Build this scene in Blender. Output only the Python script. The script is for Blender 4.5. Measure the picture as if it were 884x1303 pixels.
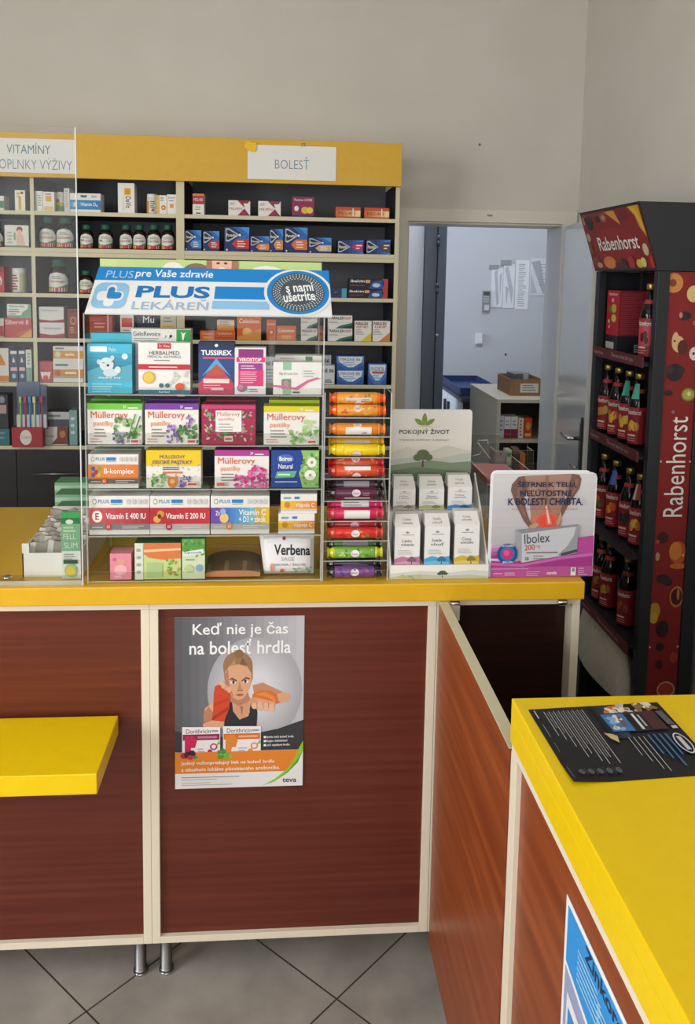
import bpy, math, random
from mathutils import Vector, Matrix
D = bpy.data; S = bpy.context.scene; COL = S.collection
for o in list(D.objects): D.objects.remove(o)

# ---------------------------------------------------------------- camera
FPX, CX, CY, CAMH = 1085.0, 442.0, 470.0, 1.73          # focal length and principal point in 884x1303 pixels
YAW, PITCH, ROLL = 0.0798, 0.1102, 0.0177
_F = Vector((math.sin(YAW)*math.cos(PITCH), math.cos(YAW)*math.cos(PITCH), -math.sin(PITCH)))
_r = Vector((math.cos(YAW), -math.sin(YAW), 0)); _u = _r.cross(_F)
RT = _r*math.cos(ROLL) + _u*math.sin(ROLL); UP = _u*math.cos(ROLL) - _r*math.sin(ROLL)
EYE = Vector((0, 0, CAMH))
cd = D.cameras.new('camera'); cam = D.objects.new('camera', cd); COL.objects.link(cam)
cd.sensor_fit = 'VERTICAL'; cd.sensor_height = 36.0; cd.sensor_width = 36.0
cd.lens = FPX/1303*36; cd.shift_y = -(651.5-CY)/1303; cd.clip_start = .02
cam.matrix_world = Matrix(((RT.x, UP.x, -_F.x, 0), (RT.y, UP.y, -_F.y, 0), (RT.z, UP.z, -_F.z, CAMH), (0, 0, 0, 1)))
S.camera = cam
def ray(x, y): return _F + RT*((x-CX)/FPX) - UP*((y-CY)/FPX)
def atY(x, y, Y): d = ray(x, y); return EYE + d*(Y/d.y)
def atX(x, y, X): d = ray(x, y); return EYE + d*(X/d.x)
def atZ(x, y, Z): d = ray(x, y); return EYE + d*((Z-CAMH)/d.z)

# ---------------------------------------------------------------- light, exposure
S.view_settings.view_transform = 'Standard'; S.view_settings.look = 'None'
S.view_settings.gamma = 1; S.view_settings.use_curve_mapping = False
S.view_settings.exposure = 0.0
S.cycles.use_denoising = True; S.cycles.transparent_max_bounces = 32; S.cycles.max_bounces = 10
S.cycles.sample_clamp_indirect = 4
w = D.worlds.new('world'); S.world = w; w.use_nodes = True
w.node_tree.nodes['Background'].inputs[0].default_value = (.75, .85, 1, 1); w.node_tree.nodes['Background'].inputs[1].default_value = .25
def area(name, loc, aim, sx, sy, watt, col):
    l = D.lights.new(name, 'AREA'); l.shape = 'RECTANGLE'; l.size = sx; l.size_y = sy; l.energy = watt; l.color = col
    o = D.objects.new(name, l); COL.objects.link(o); o.location = loc
    o.rotation_euler = (Vector(aim)-Vector(loc)).to_track_quat('-Z', 'Y').to_euler(); return o
area('shop_window_daylight', (-.3, -2.56, 1.75), (-.3, 3, 1.5), 3.4, 2.2, 74, (.985, .99, 1))
area('side_window_daylight', (-2.96, .5, 1.7), (2, 1.2, 1.25), 2.4, 1.9, 150, (.985, .99, 1))
area('back_room_fill', (.95, 4.35, 3.18), (.9, 5.6, 1.35), 1.1, .3, 30, (.84, .90, 1))  # unseen fill added to brighten the far wall, no lamp there
area('back_room_daylight', (-.62, 5.3, 1.6), (2, 5.4, 1.2), .8, 1.4, 26, (.78, .87, 1))

# ---------------------------------------------------------------- materials
MC = {}
def lin(h):
    h = h.lstrip('#'); c = [int(h[i:i+2], 16)/255 for i in (0, 2, 4)]
    return tuple(x/12.92 if x <= .04045 else ((x+.055)/1.055)**2.4 for x in c) + (1,)
def mat(h, rough=.5, metal=0, coat=0, spec=.4):
    k = (h, rough, metal, coat)
    if k in MC: return MC[k]
    m = D.materials.new('finish_' + h.strip('#')); m.use_nodes = True; b = m.node_tree.nodes['Principled BSDF']
    b.inputs['Base Color'].default_value = lin(h); b.inputs['Roughness'].default_value = rough; b.inputs['Metallic'].default_value = metal
    b.inputs['Specular IOR Level'].default_value = spec
    if coat: b.inputs['Coat Weight'].default_value = coat; b.inputs['Coat Roughness'].default_value = .08
    MC[k] = m; return m
def noisy(name, c1, c2, scale, rough=.5, stretch=(1, 1, 1), bump=0, detail=6, spec=.4, c3=None):
    m = D.materials.new(name); m.use_nodes = True; n = m.node_tree.nodes; L = m.node_tree.links; b = n['Principled BSDF']
    tc = n.new('ShaderNodeTexCoord'); mp = n.new('ShaderNodeMapping'); mp.inputs['Scale'].default_value = stretch
    nz = n.new('ShaderNodeTexNoise'); nz.inputs['Scale'].default_value = scale; nz.inputs['Detail'].default_value = detail
    cr = n.new('ShaderNodeValToRGB'); cr.color_ramp.elements[0].color = lin(c1); cr.color_ramp.elements[1].color = lin(c2)
    cr.color_ramp.elements[0].position = .3; cr.color_ramp.elements[1].position = .7
    if c3: e = cr.color_ramp.elements.new(.5); e.color = lin(c3)
    L.new(tc.outputs['Object'], mp.inputs[0]); L.new(mp.outputs[0], nz.inputs['Vector']); L.new(nz.outputs[0], cr.inputs[0]); L.new(cr.outputs[0], b.inputs['Base Color'])
    b.inputs['Roughness'].default_value = rough; b.inputs['Specular IOR Level'].default_value = spec
    if bump:
        bp = n.new('ShaderNodeBump'); bp.inputs['Strength'].default_value = bump; bp.inputs['Distance'].default_value = .002
        L.new(nz.outputs[0], bp.inputs['Height']); L.new(bp.outputs[0], b.inputs['Normal'])
    return m
def acrylic(name, tint, gloss):
    m = D.materials.new(name); m.use_nodes = True; n = m.node_tree.nodes; L = m.node_tree.links; n.clear()
    out = n.new('ShaderNodeOutputMaterial'); mx = n.new('ShaderNodeMixShader'); tr = n.new('ShaderNodeBsdfTransparent'); gl = n.new('ShaderNodeBsdfGlossy')
    lw = n.new('ShaderNodeLayerWeight'); lw.inputs[0].default_value = .35; ma = n.new('ShaderNodeMath'); ma.operation = 'MULTIPLY_ADD'
    ma.inputs[1].default_value = .35; ma.inputs[2].default_value = gloss; pw = n.new('ShaderNodeMath'); pw.operation = 'POWER'; pw.inputs[1].default_value = 3
    L.new(lw.outputs['Facing'], pw.inputs[0]); L.new(pw.outputs[0], ma.inputs[0]); L.new(ma.outputs[0], mx.inputs[0])
    tr.inputs[0].default_value = lin(tint); gl.inputs['Roughness'].default_value = .06; gl.inputs[0].default_value = (.9, .9, .9, 1)
    L.new(tr.outputs[0], mx.inputs[1]); L.new(gl.outputs[0], mx.inputs[2]); L.new(mx.outputs[0], out.inputs[0]); return m
def edge_mat():
    m = D.materials.new('acrylic_edge'); m.use_nodes = True; n = m.node_tree.nodes; L = m.node_tree.links; n.clear()
    out = n.new('ShaderNodeOutputMaterial'); mx = n.new('ShaderNodeMixShader'); tr = n.new('ShaderNodeBsdfTransparent'); gl = n.new('ShaderNodeBsdfPrincipled')
    gl.inputs['Base Color'].default_value = (.85, .86, .84, 1); gl.inputs['Roughness'].default_value = .2; mx.inputs[0].default_value = .5
    L.new(tr.outputs[0], mx.inputs[1]); L.new(gl.outputs[0], mx.inputs[2]); L.new(mx.outputs[0], out.inputs[0]); return m
ACR = acrylic('clear_acrylic', '#f7f8f7', .012); EDGE = edge_mat()
WALL = noisy('wall_paint', '#c9c5bc', '#cfcbc3', 3, .9, spec=.15); CEIL = mat('#e4e2dc', .9)
FAS = noisy('fascia_yellow', '#d0a224', '#d4a628', 40, .4, bump=.02)
YEL = noisy('yellow_laminate', '#dcab1e', '#e0b022', 40, .35, bump=.02)
YELB = noisy('yellow_bright_laminate', '#edc802', '#f0cc04', 40, .33, bump=.02)
CREAM = mat('#e6dcc6', .45); CREAM2 = mat('#cfc7a8', .5); DARK = mat('#2e2f36', .5); DARKER = mat('#211d22', .4)
WOODX = noisy('brown_veneer_across', '#582418', '#6a3020', 11, .33, (.16, 2, 7), .03, 10, c3='#612a1c')
WOODY = noisy('brown_veneer_along', '#7c3716', '#9c4f24', 8, .36, (2, .28, 5.5), .03, 10, c3='#8b421c')
WOODSHADE = noisy('shade_darkened_veneer', '#24100b', '#351a12', 5, .4, (.4, 3, 14), .03, 8)  # brown counter veneer darkened, recess shade put into its colour
CHROME = mat('#c8c8c8', .2, 1); STEEL = mat('#8d8f92', .35, 1); WHITE = mat('#e9e9e6', .5); CARD = mat('#eceae6', .6)

# ---------------------------------------------------------------- mesh builder
ORIG = {}
class MB:
    def __init__(s): s.v = []; s.f = []; s.m = []; s.sm = []; s.slots = []; s.T = None
    def mi(s, m):
        if isinstance(m, str): m = mat(m)
        if m not in s.slots: s.slots.append(m)
        return s.slots.index(m)
    def P(s, p):
        p = Vector(p); s.v.append(s.T @ p if s.T else p); return len(s.v)-1
    def face(s, pts, m, smooth=False):
        s.f.append([s.P(p) for p in pts]); s.m.append(s.mi(m)); s.sm.append(smooth)
    def raw(s, pts, faces, m, smooth=False):
        b = len(s.v)
        for p in pts: s.P(p)
        k = s.mi(m)
        for f in faces: s.f.append([b+i for i in f]); s.m.append(k); s.sm.append(smooth)
    def box(s, x0, x1, y0, y1, z0, z1, m, front=None, top=None, left=None, right=None, back=None, bottom=None):
        c = [(x0, y0, z0), (x1, y0, z0), (x1, y1, z0), (x0, y1, z0), (x0, y0, z1), (x1, y0, z1), (x1, y1, z1), (x0, y1, z1)]
        b = len(s.v)
        for p in c: s.P(p)
        for idx, mm in (((0, 1, 5, 4), front), ((4, 5, 6, 7), top), ((3, 0, 4, 7), left), ((1, 2, 6, 5), right), ((2, 3, 7, 6), back), ((3, 2, 1, 0), bottom)):
            s.f.append([b+i for i in idx]); s.m.append(s.mi(mm or m)); s.sm.append(False)
    def hexa(s, a, b, m, front=None):
        """two quads of four points (a nearer, b farther) joined to a solid"""
        k = len(s.v)
        for p in list(a)+list(b): s.P(p)
        s.f.append([k, k+1, k+2, k+3]); s.m.append(s.mi(front or m)); s.sm.append(False)
        s.f.append([k+7, k+6, k+5, k+4]); s.m.append(s.mi(m)); s.sm.append(False)
        for i in range(4):
            j = (i+1) % 4; s.f.append([k+i, k+4+i, k+4+j, k+j]); s.m.append(s.mi(m)); s.sm.append(False)
    def lathe(s, c, prof, m, n=20, axis='z', smooth=True, cap=True):
        """prof: (height, radius) pairs along the axis from c"""
        b = len(s.v); c = Vector(c); k = s.mi(m)
        for h, r in prof:
            for i in range(n):
                a = 2*math.pi*i/n
                q = Vector((r*math.cos(a), r*math.sin(a), h)) if axis == 'z' else (Vector((h, r*math.cos(a), r*math.sin(a))) if axis == 'x' else Vector((r*math.cos(a), h, r*math.sin(a))))
                s.P(c+q)
        for j in range(len(prof)-1):
            for i in range(n):
                i2 = (i+1) % n; f = [b+j*n+i, b+j*n+i2, b+(j+1)*n+i2, b+(j+1)*n+i]
                s.f.append(f if axis != 'y' else f[::-1]); s.m.append(k); s.sm.append(smooth)
        if cap:
            s.f.append([b+i for i in range(n)][::-1]); s.m.append(k); s.sm.append(False)
            s.f.append([b+(len(prof)-1)*n+i for i in range(n)]); s.m.append(k); s.sm.append(False)
    def tube(s, pts, r, m, n=8):
        pts = [Vector(p) for p in pts]; b = len(s.v); k = s.mi(m); up = Vector((0, 0, 1))
        for i, p in enumerate(pts):
            d = (pts[min(i+1, len(pts)-1)]-pts[max(i-1, 0)]).normalized()
            a = d.cross(up if abs(d.z) < .95 else Vector((1, 0, 0))).normalized(); e = d.cross(a)
            for j in range(n):
                t = 2*math.pi*j/n; s.P(p+(a*math.cos(t)+e*math.sin(t))*r)
        for i in range(len(pts)-1):
            for j in range(n):
                j2 = (j+1) % n; s.f.append([b+i*n+j, b+i*n+j2, b+(i+1)*n+j2, b+(i+1)*n+j]); s.m.append(k); s.sm.append(True)
        s.f.append([b+j for j in range(n)][::-1]); s.m.append(k); s.sm.append(False)
        s.f.append([b+(len(pts)-1)*n+j for j in range(n)]); s.m.append(k); s.sm.append(False)
    def build(s, name, parent=None, label=None, cat=None, group=None, kind=None, bevel=0, origin=None):
        me = D.meshes.new(name)
        if parent is not None: org = ORIG[parent]
        elif origin is not None: org = Vector(origin)
        else:
            xs = [p.x for p in s.v]; ys = [p.y for p in s.v]; org = Vector(((min(xs)+max(xs))/2, (min(ys)+max(ys))/2, min(p.z for p in s.v)))
        me.from_pydata([tuple(p-org) for p in s.v], [], s.f)
        for m in s.slots: me.materials.append(m)
        me.polygons.foreach_set('material_index', s.m); me.polygons.foreach_set('use_smooth', s.sm); me.update()
        o = D.objects.new(name, me); COL.objects.link(o); ORIG[o] = org
        if parent is not None: o.parent = parent
        else: o.location = org
        if bevel:
            b = o.modifiers.new('bevel', 'BEVEL'); b.width = bevel; b.segments = 2; b.limit_method = 'ANGLE'; b.angle_limit = math.radians(50)
        for k, val in (('label', label), ('category', cat), ('group', group), ('kind', kind)):
            if val: o[k] = val
        return o
def thing(name, label, cat, loc, group=None):
    o = D.objects.new(name, None); COL.objects.link(o); o.location = loc; o.empty_display_size = .05; ORIG[o] = Vector(loc)
    o['label'] = label; o['category'] = cat
    if group: o['group'] = group
    return o
def B1(name, args, m, parent=None, bevel=0, **kw):
    mb = MB(); mb.box(*args, m); return mb.build(name, parent, bevel=bevel, **kw)

# ---------------------------------------------------------------- printed artwork
TX = {}
def glyphs(s, bold):
    if 'M' in s: bold = 0
    k = (s, bold)
    if k not in TX:
        cu = D.curves.new('lettering', 'FONT'); cu.body = s; cu.resolution_u = 3; cu.offset = bold
        ob = D.objects.new('lettering', cu); COL.objects.link(ob)
        dg = bpy.context.evaluated_depsgraph_get(); me = D.meshes.new_from_object(ob.evaluated_get(dg))
        v = [(p.co.x, p.co.y) for p in me.vertices]; f = [list(p.vertices) for p in me.polygons]
        D.objects.remove(ob); D.curves.remove(cu); D.meshes.remove(me)
        x0 = min(p[0] for p in v); x1 = max(p[0] for p in v); y0 = min(p[1] for p in v); y1 = max(p[1] for p in v)
        TX[k] = ([((p[0]-x0)/(x1-x0)-.5, .5-(p[1]-y0)/(y1-y0)) for p in v], f)
    return TX[k]
def flat(O, U, V):
    """artwork map: (0..1, 0..1) from top left, U right, V down"""
    O, U, V = Vector(O), Vector(U), Vector(V); N = V.cross(U).normalized()
    return lambda x, y, h: O+U*x+V*y+N*h
def round_map(c, r, z0, z1, a0, a1):
    """artwork on a standing cylinder, angles from -Y, left to right"""
    c = Vector(c)
    def fn(x, y, h):
        a = a0+(a1-a0)*x; rr = r+h; return Vector((c.x+rr*math.sin(a), c.y-rr*math.cos(a), z1+(z0-z1)*y))
    fn.curved = True; return fn
def mixc(a, b, t):
    a, b = a.lstrip('#'), b.lstrip('#')
    return '#%02x%02x%02x' % tuple(round(int(a[i:i+2], 16)*(1-t)+int(b[i:i+2], 16)*t) for i in (0, 2, 4))
def art(mb, fn, items, eps=.00022, base=.0003, rough=.45):
    h = base; rnd = random.Random(len(items)*7+3); cur = getattr(fn, 'curved', False)
    def clip(pts, v, sg):
        out = []
        for i in range(len(pts)):
            a, b = pts[i-1], pts[i]; da, db = (a[0]-v)*sg, (b[0]-v)*sg
            if (da >= 0) != (db >= 0): t = da/(da-db); out.append((v, a[1]+(b[1]-a[1])*t))
            if db >= 0: out.append(b)
        return out
    def poly(pts, c, hh):
        pts = [(min(max(x, 0), 1), min(max(y, 0), 1)) for x, y in pts]
        if cur and max(q[0] for q in pts)-min(q[0] for q in pts) > .13:
            for i in range(10):
                q = clip(clip(pts, i/10, 1), (i+1)/10, -1)
                if len(q) > 2: mb.face([fn(x, y, hh) for x, y in q][::-1], mat(c, rough))
            return
        mb.face([fn(x, y, hh) for x, y in pts][::-1], mat(c, rough))
    def rect(x0, y0, x1, y1, c, hh):
        k = 8 if cur and x1-x0 > .15 else 1
        for i in range(k):
            a = x0+(x1-x0)*i/k; b = x0+(x1-x0)*(i+1)/k; poly([(a, y0), (b, y0), (b, y1), (a, y1)], c, hh)
    for it in items:
        t = it[0]; h += eps
        if t == 'r': rect(*it[1:6], h)
        elif t == 'e':
            n = it[6] if len(it) > 6 else 20
            poly([(it[1]+it[3]*math.cos(2*math.pi*i/n), it[2]+it[4]*math.sin(2*math.pi*i/n)) for i in range(n)], it[5], h)
        elif t == 'd':
            for x, y in it[1]: poly([(x+it[2]*math.cos(math.pi*i/3), y+it[3]*math.sin(math.pi*i/3)) for i in range(6)], it[4], h)
        elif t == 'p': poly(it[1], it[2], h)
        elif t == 't':
            _, s, cx, cy, w_, h_, c = it[:7]; bold = it[7] if len(it) > 7 else 0; rot = it[8] if len(it) > 8 else 0; asp = it[9] if len(it) > 9 else 1
            v, f = glyphs(s, bold); ca, sa = math.cos(rot), math.sin(rot); q = []
            for x, y in v:
                X, Y = x*w_, y*h_
                q.append(fn(cx+X*ca+Y*sa/asp, cy-X*sa*asp+Y*ca, h))
            mb.raw(q, [g[::-1] for g in f] if False else f, mat(c, rough))
        elif t == 'l':
            _, x0, y0, w_, n, dy, th, c = it
            for i in range(n): rect(x0, y0+i*dy, x0+w_*rnd.uniform(.55, 1), y0+i*dy+th, c, h)
        elif t == 'g':
            _, x0, y0, x1, y1, n, c1, c2, ax = it
            for i in range(n):
                c = mixc(c1, c2, i/(n-1)); a, b = i/n, (i+1)/n
                if ax == 'x': rect(x0+(x1-x0)*a, y0, x0+(x1-x0)*b, y1, c, h)
                else: rect(x0, y0+(y1-y0)*a, x1, y0+(y1-y0)*b, c, h)
        elif t == 's':
            _, x0, y0, x1, y1, n, rx, ry, cols = it
            for i in range(n):
                cx, cy = rnd.uniform(x0, x1), rnd.uniform(y0, y1); c = rnd.choice(cols); h2 = h+i*.00001; k = rnd.uniform(.6, 1.2); an = rnd.uniform(0, 3.1)
                pts = []
                for j in range(7):
                    a = 2*math.pi*j/7; X, Y = rx*k*math.cos(a), ry*k*.6*math.sin(a); pts.append((cx+X*math.cos(an)-Y*math.sin(an)*rx/ry, cy+X*math.sin(an)*ry/rx+Y*math.cos(an)))
                poly(pts, c, h2)
            h += n*.00001
def pxrect(r, Y, bz=None):
    x0, y0, x1, y1 = r; ym = (y0+y1)/2; bz = bz if bz is None else bz+.0004; a = atY(x0, ym, Y).x; b = atY(x1, ym, Y).x; t = atY((x0+x1)/2, y0, Y).z
    return a, b, (atY((x0+x1)/2, y1, Y).z if bz is None else bz), t
def pack(label, r, Y, bz, front, items, depth=.05, side=None, top=None, group=None, name='medicine_box', cat='medicine box', xlim=None, zmax=9):
    """one carton standing with its printed front at distance Y"""
    x0, x1, z0, z1 = pxrect(r, Y, bz); mb = MB(); sc = side or front
    z1 = min(z1, zmax)
    if xlim: x0, x1 = max(x0, xlim[0]), min(x1, xlim[1])
    mb.box(x0, x1, Y, Y+depth, z0, z1, sc, front=front, top=top or sc)
    art(mb, flat((x0, Y, z1), (x1-x0, 0, 0), (0, 0, z0-z1)), items)
    return mb.build(name, None, label, cat, group)

# ---------------------------------------------------------------- room shell
WY = 3.87; WT = .23
def struct(mb, name, label=None): return mb.build(name, None, label, None, None, 'structure', origin=(0, 0, 0))
def tile_mat():
    m = D.materials.new('floor_tiles'); m.use_nodes = True; n = m.node_tree.nodes; L = m.node_tree.links; b = n['Principled BSDF']
    tc = n.new('ShaderNodeTexCoord'); mp = n.new('ShaderNodeMapping'); mp.inputs['Rotation'].default_value = (0, 0, math.radians(45)); mp.inputs['Location'].default_value = (1.629, -1.008, 0)
    br = n.new('ShaderNodeTexBrick'); br.offset = 0; br.squash = 1
    for k, v in (('Scale', 1), ('Mortar Size', .0022), ('Mortar Smooth', .1), ('Brick Width', .4165), ('Row Height', .4165), ('Bias', 0)): br.inputs[k].default_value = v
    br.inputs['Mortar'].default_value = lin('#3a3230')
    nz = n.new('ShaderNodeTexNoise'); nz.inputs['Scale'].default_value = 7; nz.inputs['Detail'].default_value = 9
    cr = n.new('ShaderNodeValToRGB'); cr.color_ramp.elements[0].position = .32; cr.color_ramp.elements[1].position = .7
    cr.color_ramp.elements[0].color = lin('#8f8a84'); cr.color_ramp.elements[1].color = lin('#aba59d')
    L.new(tc.outputs['Object'], mp.inputs[0]); L.new(mp.outputs[0], br.inputs['Vector']); L.new(tc.outputs['Object'], nz.inputs['Vector'])
    L.new(nz.outputs[0], cr.inputs[0]); L.new(cr.outputs[0], br.inputs['Color1']); L.new(cr.outputs[0], br.inputs['Color2'])
    L.new(br.outputs['Color'], b.inputs['Base Color']); b.inputs['Roughness'].default_value = .38; return m
mb = MB(); mb.box(-3, 3, -2.6, 6.0, -.1, 0, tile_mat()); struct(mb, 'floor')
mb = MB(); mb.box(-3, 3, -2.6, 6.0, 3.2, 3.3, CEIL); struct(mb, 'ceiling')
mb = MB(); mb.box(-3, .570, WY, WY+WT, 0, 3.2, WALL); mb.box(.570, 1.296, WY, WY+WT, 1.978, 3.2, WALL); mb.box(1.296, 3, WY, WY+WT, 0, 3.2, WALL); struct(mb, 'wall_back')
mb = MB(); mb.box(1.358, 1.5, -2.6, WY, 0, 3.2, WALL); struct(mb, 'wall_right')
mb = MB(); mb.box(-3.1, -3, -2.6, 6.0, 0, 3.2, WALL); struct(mb, 'wall_left')
mb = MB(); mb.box(-3, 3, -2.7, -2.6, 0, 3.2, WALL); struct(mb, 'wall_front')
mb = MB(); mb.box(-3, 3, 5.80, 5.90, 0, 3.2, mat('#cdd0d6', .9)); struct(mb, 'wall_far')
mb = MB(); mb.box(-.75, -.65, WY+WT, 5.80, 0, 3.2, WALL); mb.box(2.2, 2.3, WY+WT, 5.80, 0, 3.2, WALL); struct(mb, 'wall_side')
FRW = mat('#e4e4e2', .4)
def frame(name, bars):
    mb = MB()
    for b in bars: mb.box(*b, FRW)
    struct(mb, name)
frame('window_1', [(-2.06, -2.0, -2.599, -2.52, .6, 2.9), (1.355, 1.3575, -2.599, -2.52, .6, 2.9), (-2.0, 1.355, -2.599, -2.52, .58, .645), (-2.0, 1.355, -2.599, -2.52, 2.86, 2.92), (-.85, -.80, -2.555, -2.52, .645, 2.86), (.45, .50, -2.555, -2.52, .645, 2.86)])
frame('window_2', [(-2.999, -2.92, -.77, -.71, .7, 2.72), (-2.999, -2.92, 1.71, 1.77, .7, 2.72), (-2.999, -2.92, -.71, 1.71, .68, .74), (-2.999, -2.92, -.71, 1.71, 2.66, 2.72), (-2.955, -2.92, .48, .52, .74, 2.66)])
frame('window_3', [(-.649, -.60, 4.84, 4.89, .86, 2.34), (-.649, -.60, 5.71, 5.76, .86, 2.34), (-.649, -.60, 4.89, 5.71, .84, .89), (-.649, -.60, 4.89, 5.71, 2.31, 2.36)])
FR = mat('#d6d2c6', .4)
mb = MB()
mb.box(.515, .570, WY-.014, WY+.03, 0, 2.034, FR); mb.box(1.296, 1.348, WY-.014, WY+.03, 0, 2.034, FR); mb.box(.570, 1.296, WY-.014, WY+.03, 1.978, 2.034, FR)
mb.box(.570, .580, WY+.01, WY+WT, 0, 1.978, FR); mb.box(1.287, 1.296, WY+.01, WY+WT, 0, 1.978, mat('#bcc1c9', .4)); mb.box(.580, 1.287, WY+.01, WY+WT, 1.969, 1.978, FR)  # right reveal bluish: cool light worked into its colour
mb.box(1.285, 1.2965, WY-.0155, WY+.008, 0, 1.978, FR)
a = atY(622, 274.5, WY); mb.box(a.x-.012, a.x+.012, WY-.016, WY-.014, a.z-.004, a.z+.004, '#8f8b83')
struct(mb, 'trim_1')
# the open white door leaf: hinge at the right jamb, free edge towards the room
H0 = Vector((1.290, WY-.02, 0)); H1 = Vector((1.168, 3.151, 0)); du = (H1-H0).normalized(); dn = Vector((-du.y, du.x, 0))
if dn.x > 0: dn = -dn
DT = Matrix(((du.x, dn.x, 0, H0.x), (du.y, dn.y, 0, H0.y), (0, 0, 1, 0), (0, 0, 0, 1))); DL = (H1-H0).length
LEAF = mat('#c4c8cf', .22, coat=.3)
mb = MB(); mb.T = DT; mb.box(0, DL, -.04, 0, .012, 1.965, LEAF, right='#dcdcd8'); leaf = mb.build('door_1', None, kind='structure', origin=H0)
hz = atX(737, 553, 1.19).z-.005
mb = MB(); mb.T = DT; mb.box(DL-.072, DL-.038, 0, .006, hz-.19, hz+.06, STEEL); mb.build('handle_plate', leaf, 'brushed steel backplate', bevel=.002)
mb = MB(); mb.T = DT; mb.tube([(DL-.055, .004, hz), (DL-.055, .05, hz), (DL-.07, .055, hz), (DL-.17, .055, hz-.002)], .0085, CHROME, 10); mb.build('lever_handle', leaf)
mb = MB(); mb.T = DT; mb.tube([(DL-.055, .004, hz-.115), (DL-.055, .025, hz-.115), (DL-.11, .028, hz-.118)], .004, CHROME); mb.build('key', leaf)
mb = MB(); mb.T = DT
pr = [(DL-.028+.013*math.cos(t), .007, hz+.075+.013*math.sin(t)) for t in [math.pi*i/8 for i in range(9)]]+[(DL-.041, .007, hz-.4), (DL-.015, .007, hz-.4)]
k = [Vector(p) for p in pr]; b0 = [Vector((p.x, .001, p.z)) for p in k]
mb.face(k, '#1c1c1e'); mb.face(b0[::-1], '#1c1c1e')
for i in range(len(k)): j = (i+1) % len(k); mb.face([k[i], b0[i], b0[j], k[j]], '#1c1c1e')
mb.build('edge_seal', leaf, 'black rounded strip by the handle')

# ---------------------------------------------------------------- wall shelving behind the counter
SY = 3.5; ZA, ZB, ZC, ZD, ZE, ZF = 1.960, 1.816, 1.636, 1.457, 1.277, 1.018
def board(par, x0, x1, zt, th=.0155, nm='shelf_board'):
    mb = MB(); mb.box(x0, x1, SY, 3.84, zt-th, zt, DARK, front=CREAM2); return mb.build(nm, par)
def cabinet(label, x0, x1, div, boards, inner=None):
    t = thing('shelf_cabinet', label, 'shelving', ((x0+x1)/2, 3.67, 0), None)
    for a, b in ((x0, x0+.015), (x1-.017, x1)):
        mb = MB(); mb.box(a, b, SY-.002, 3.86, 0, 2.10, CREAM2, left=DARK if b == x1 else CREAM2, right=CREAM2 if b == x1 else DARK); mb.build('side_panel', t)
    B1('back_panel', (x0+.015, x1-.017, 3.84, 3.856, 0, 2.24), mat('#5c5d63', .6), t)
    cells = [x0+.015]+[v for d in div for v in (d-.0075, d+.0075)]+[x1-.017]
    for d in div:
        mb = MB(); mb.box(d-.0075, d+.0075, SY, 3.84, ZE-.016, 2.10, DARK, front=CREAM2); mb.build('divider', t)
    for z in boards:
        for i in range(0, len(cells), 2):
            if z == ZB: board(t, cells[i], cells[i+1], z, .0165); board(t, cells[i], cells[i+1], z-.0172, .0165)
            elif z == ZF: continue
            else: board(t, cells[i], cells[i+1], z)
    board(t, x0+.015, x1-.017, ZF)
    B1('cabinet_top', (x0+.015, x1-.017, SY, 3.84, 2.225, 2.24), DARK, t)
    ed = [x0+.015, -1.50, -1.065, -.735, x1-.017] if x1-x0 > 1 else [x0+.015, (x0+x1)/2, x1-.017]
    for a, b in zip(ed, ed[1:]):
        dr = B1('cabinet_door', (a+.002, b-.002, SY+.004, SY+.022, .08, ZF-.019), DARKER, t); xm = (a+b)/2
        mb = MB(); mb.tube([(xm-.095, SY-.02, .905), (xm+.095, SY-.02, .905)], .004, STEEL); mb.tube([(xm-.08, SY-.02, .905), (xm-.08, SY+.004, .905)], .003, STEEL); mb.tube([(xm+.08, SY-.02, .905), (xm+.08, SY+.004, .905)], .003, STEEL); mb.build('handle', dr)
    B1('plinth', (x0+.015, x1-.017, SY+.05, 3.8, 0, .08), DARKER, t)
    return t
cabinet('dark cream-edged shelf cabinet behind the counter under the left sign, holding pill bottles', -1.95, -.401, [-.9785], [ZA, ZB, ZC, ZD, ZE])
cabinet('dark cream-edged shelf cabinet next to the doorway, holding blue boxes', -.401, .481, [], [ZA, ZB, ZC, ZD, ZE])
mb = MB(); mb.box(-1.95, .482, SY-.03, SY-.004, 2.088, 2.258, FAS); mb.box(-1.95, .482, SY-.004, 3.86, 2.241, 2.258, FAS)
mb.build('fascia_board', None, 'long yellow fascia board along the top of the wall shelves', 'fascia', bevel=.001)
def sign(label, r, items, name='wall_sign'):
    Y = SY-.034; x0, x1, z0, z1 = pxrect(r, Y); mb = MB(); mb.box(x0, x1, Y, Y+.003, z0, z1, '#e4e3de')
    art(mb, flat((x0, Y, z1), (x1-x0, 0, 0), (0, 0, z0-z1)), items); return mb.build(name, None, label, 'sign')
SG = '#5b7d92'
sign('white sign with two lines of blue lettering, behind the clear screen', (-45, 176, 95, 219.5), [('t', 'VITAMÍNY', .58, .28, .40, .33, SG, -.012), ('t', 'DOPLNKY VÝŽIVY', .61, .72, .73, .36, SG, -.012)])
sg = sign('white sign with one short blue word on the yellow fascia, near the doorway', (315, 185.5, 427.5, 229), [('t', 'BOLESŤ', .5, .50, .385, .36, SG, -.012)])
mb = MB(); x0, x1, z0, z1 = pxrect((311, 180, 326, 193), SY-.039)
for q in ((0, .8, .3, .75), (.2, 1, .1, .9), (.55, .9, .0, .4), (.1, .5, .55, 1)): mb.box(x0+(x1-x0)*q[0], x0+(x1-x0)*q[1], SY-.0385-q[1]*.001, SY-.0345, z0+(z1-z0)*q[2], z0+(z1-z0)*q[3], '#f0c010')
mb.build('sticky_note', None, 'crumpled yellow adhesive scrap at the top corner of the white sign', 'sticker')
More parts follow.
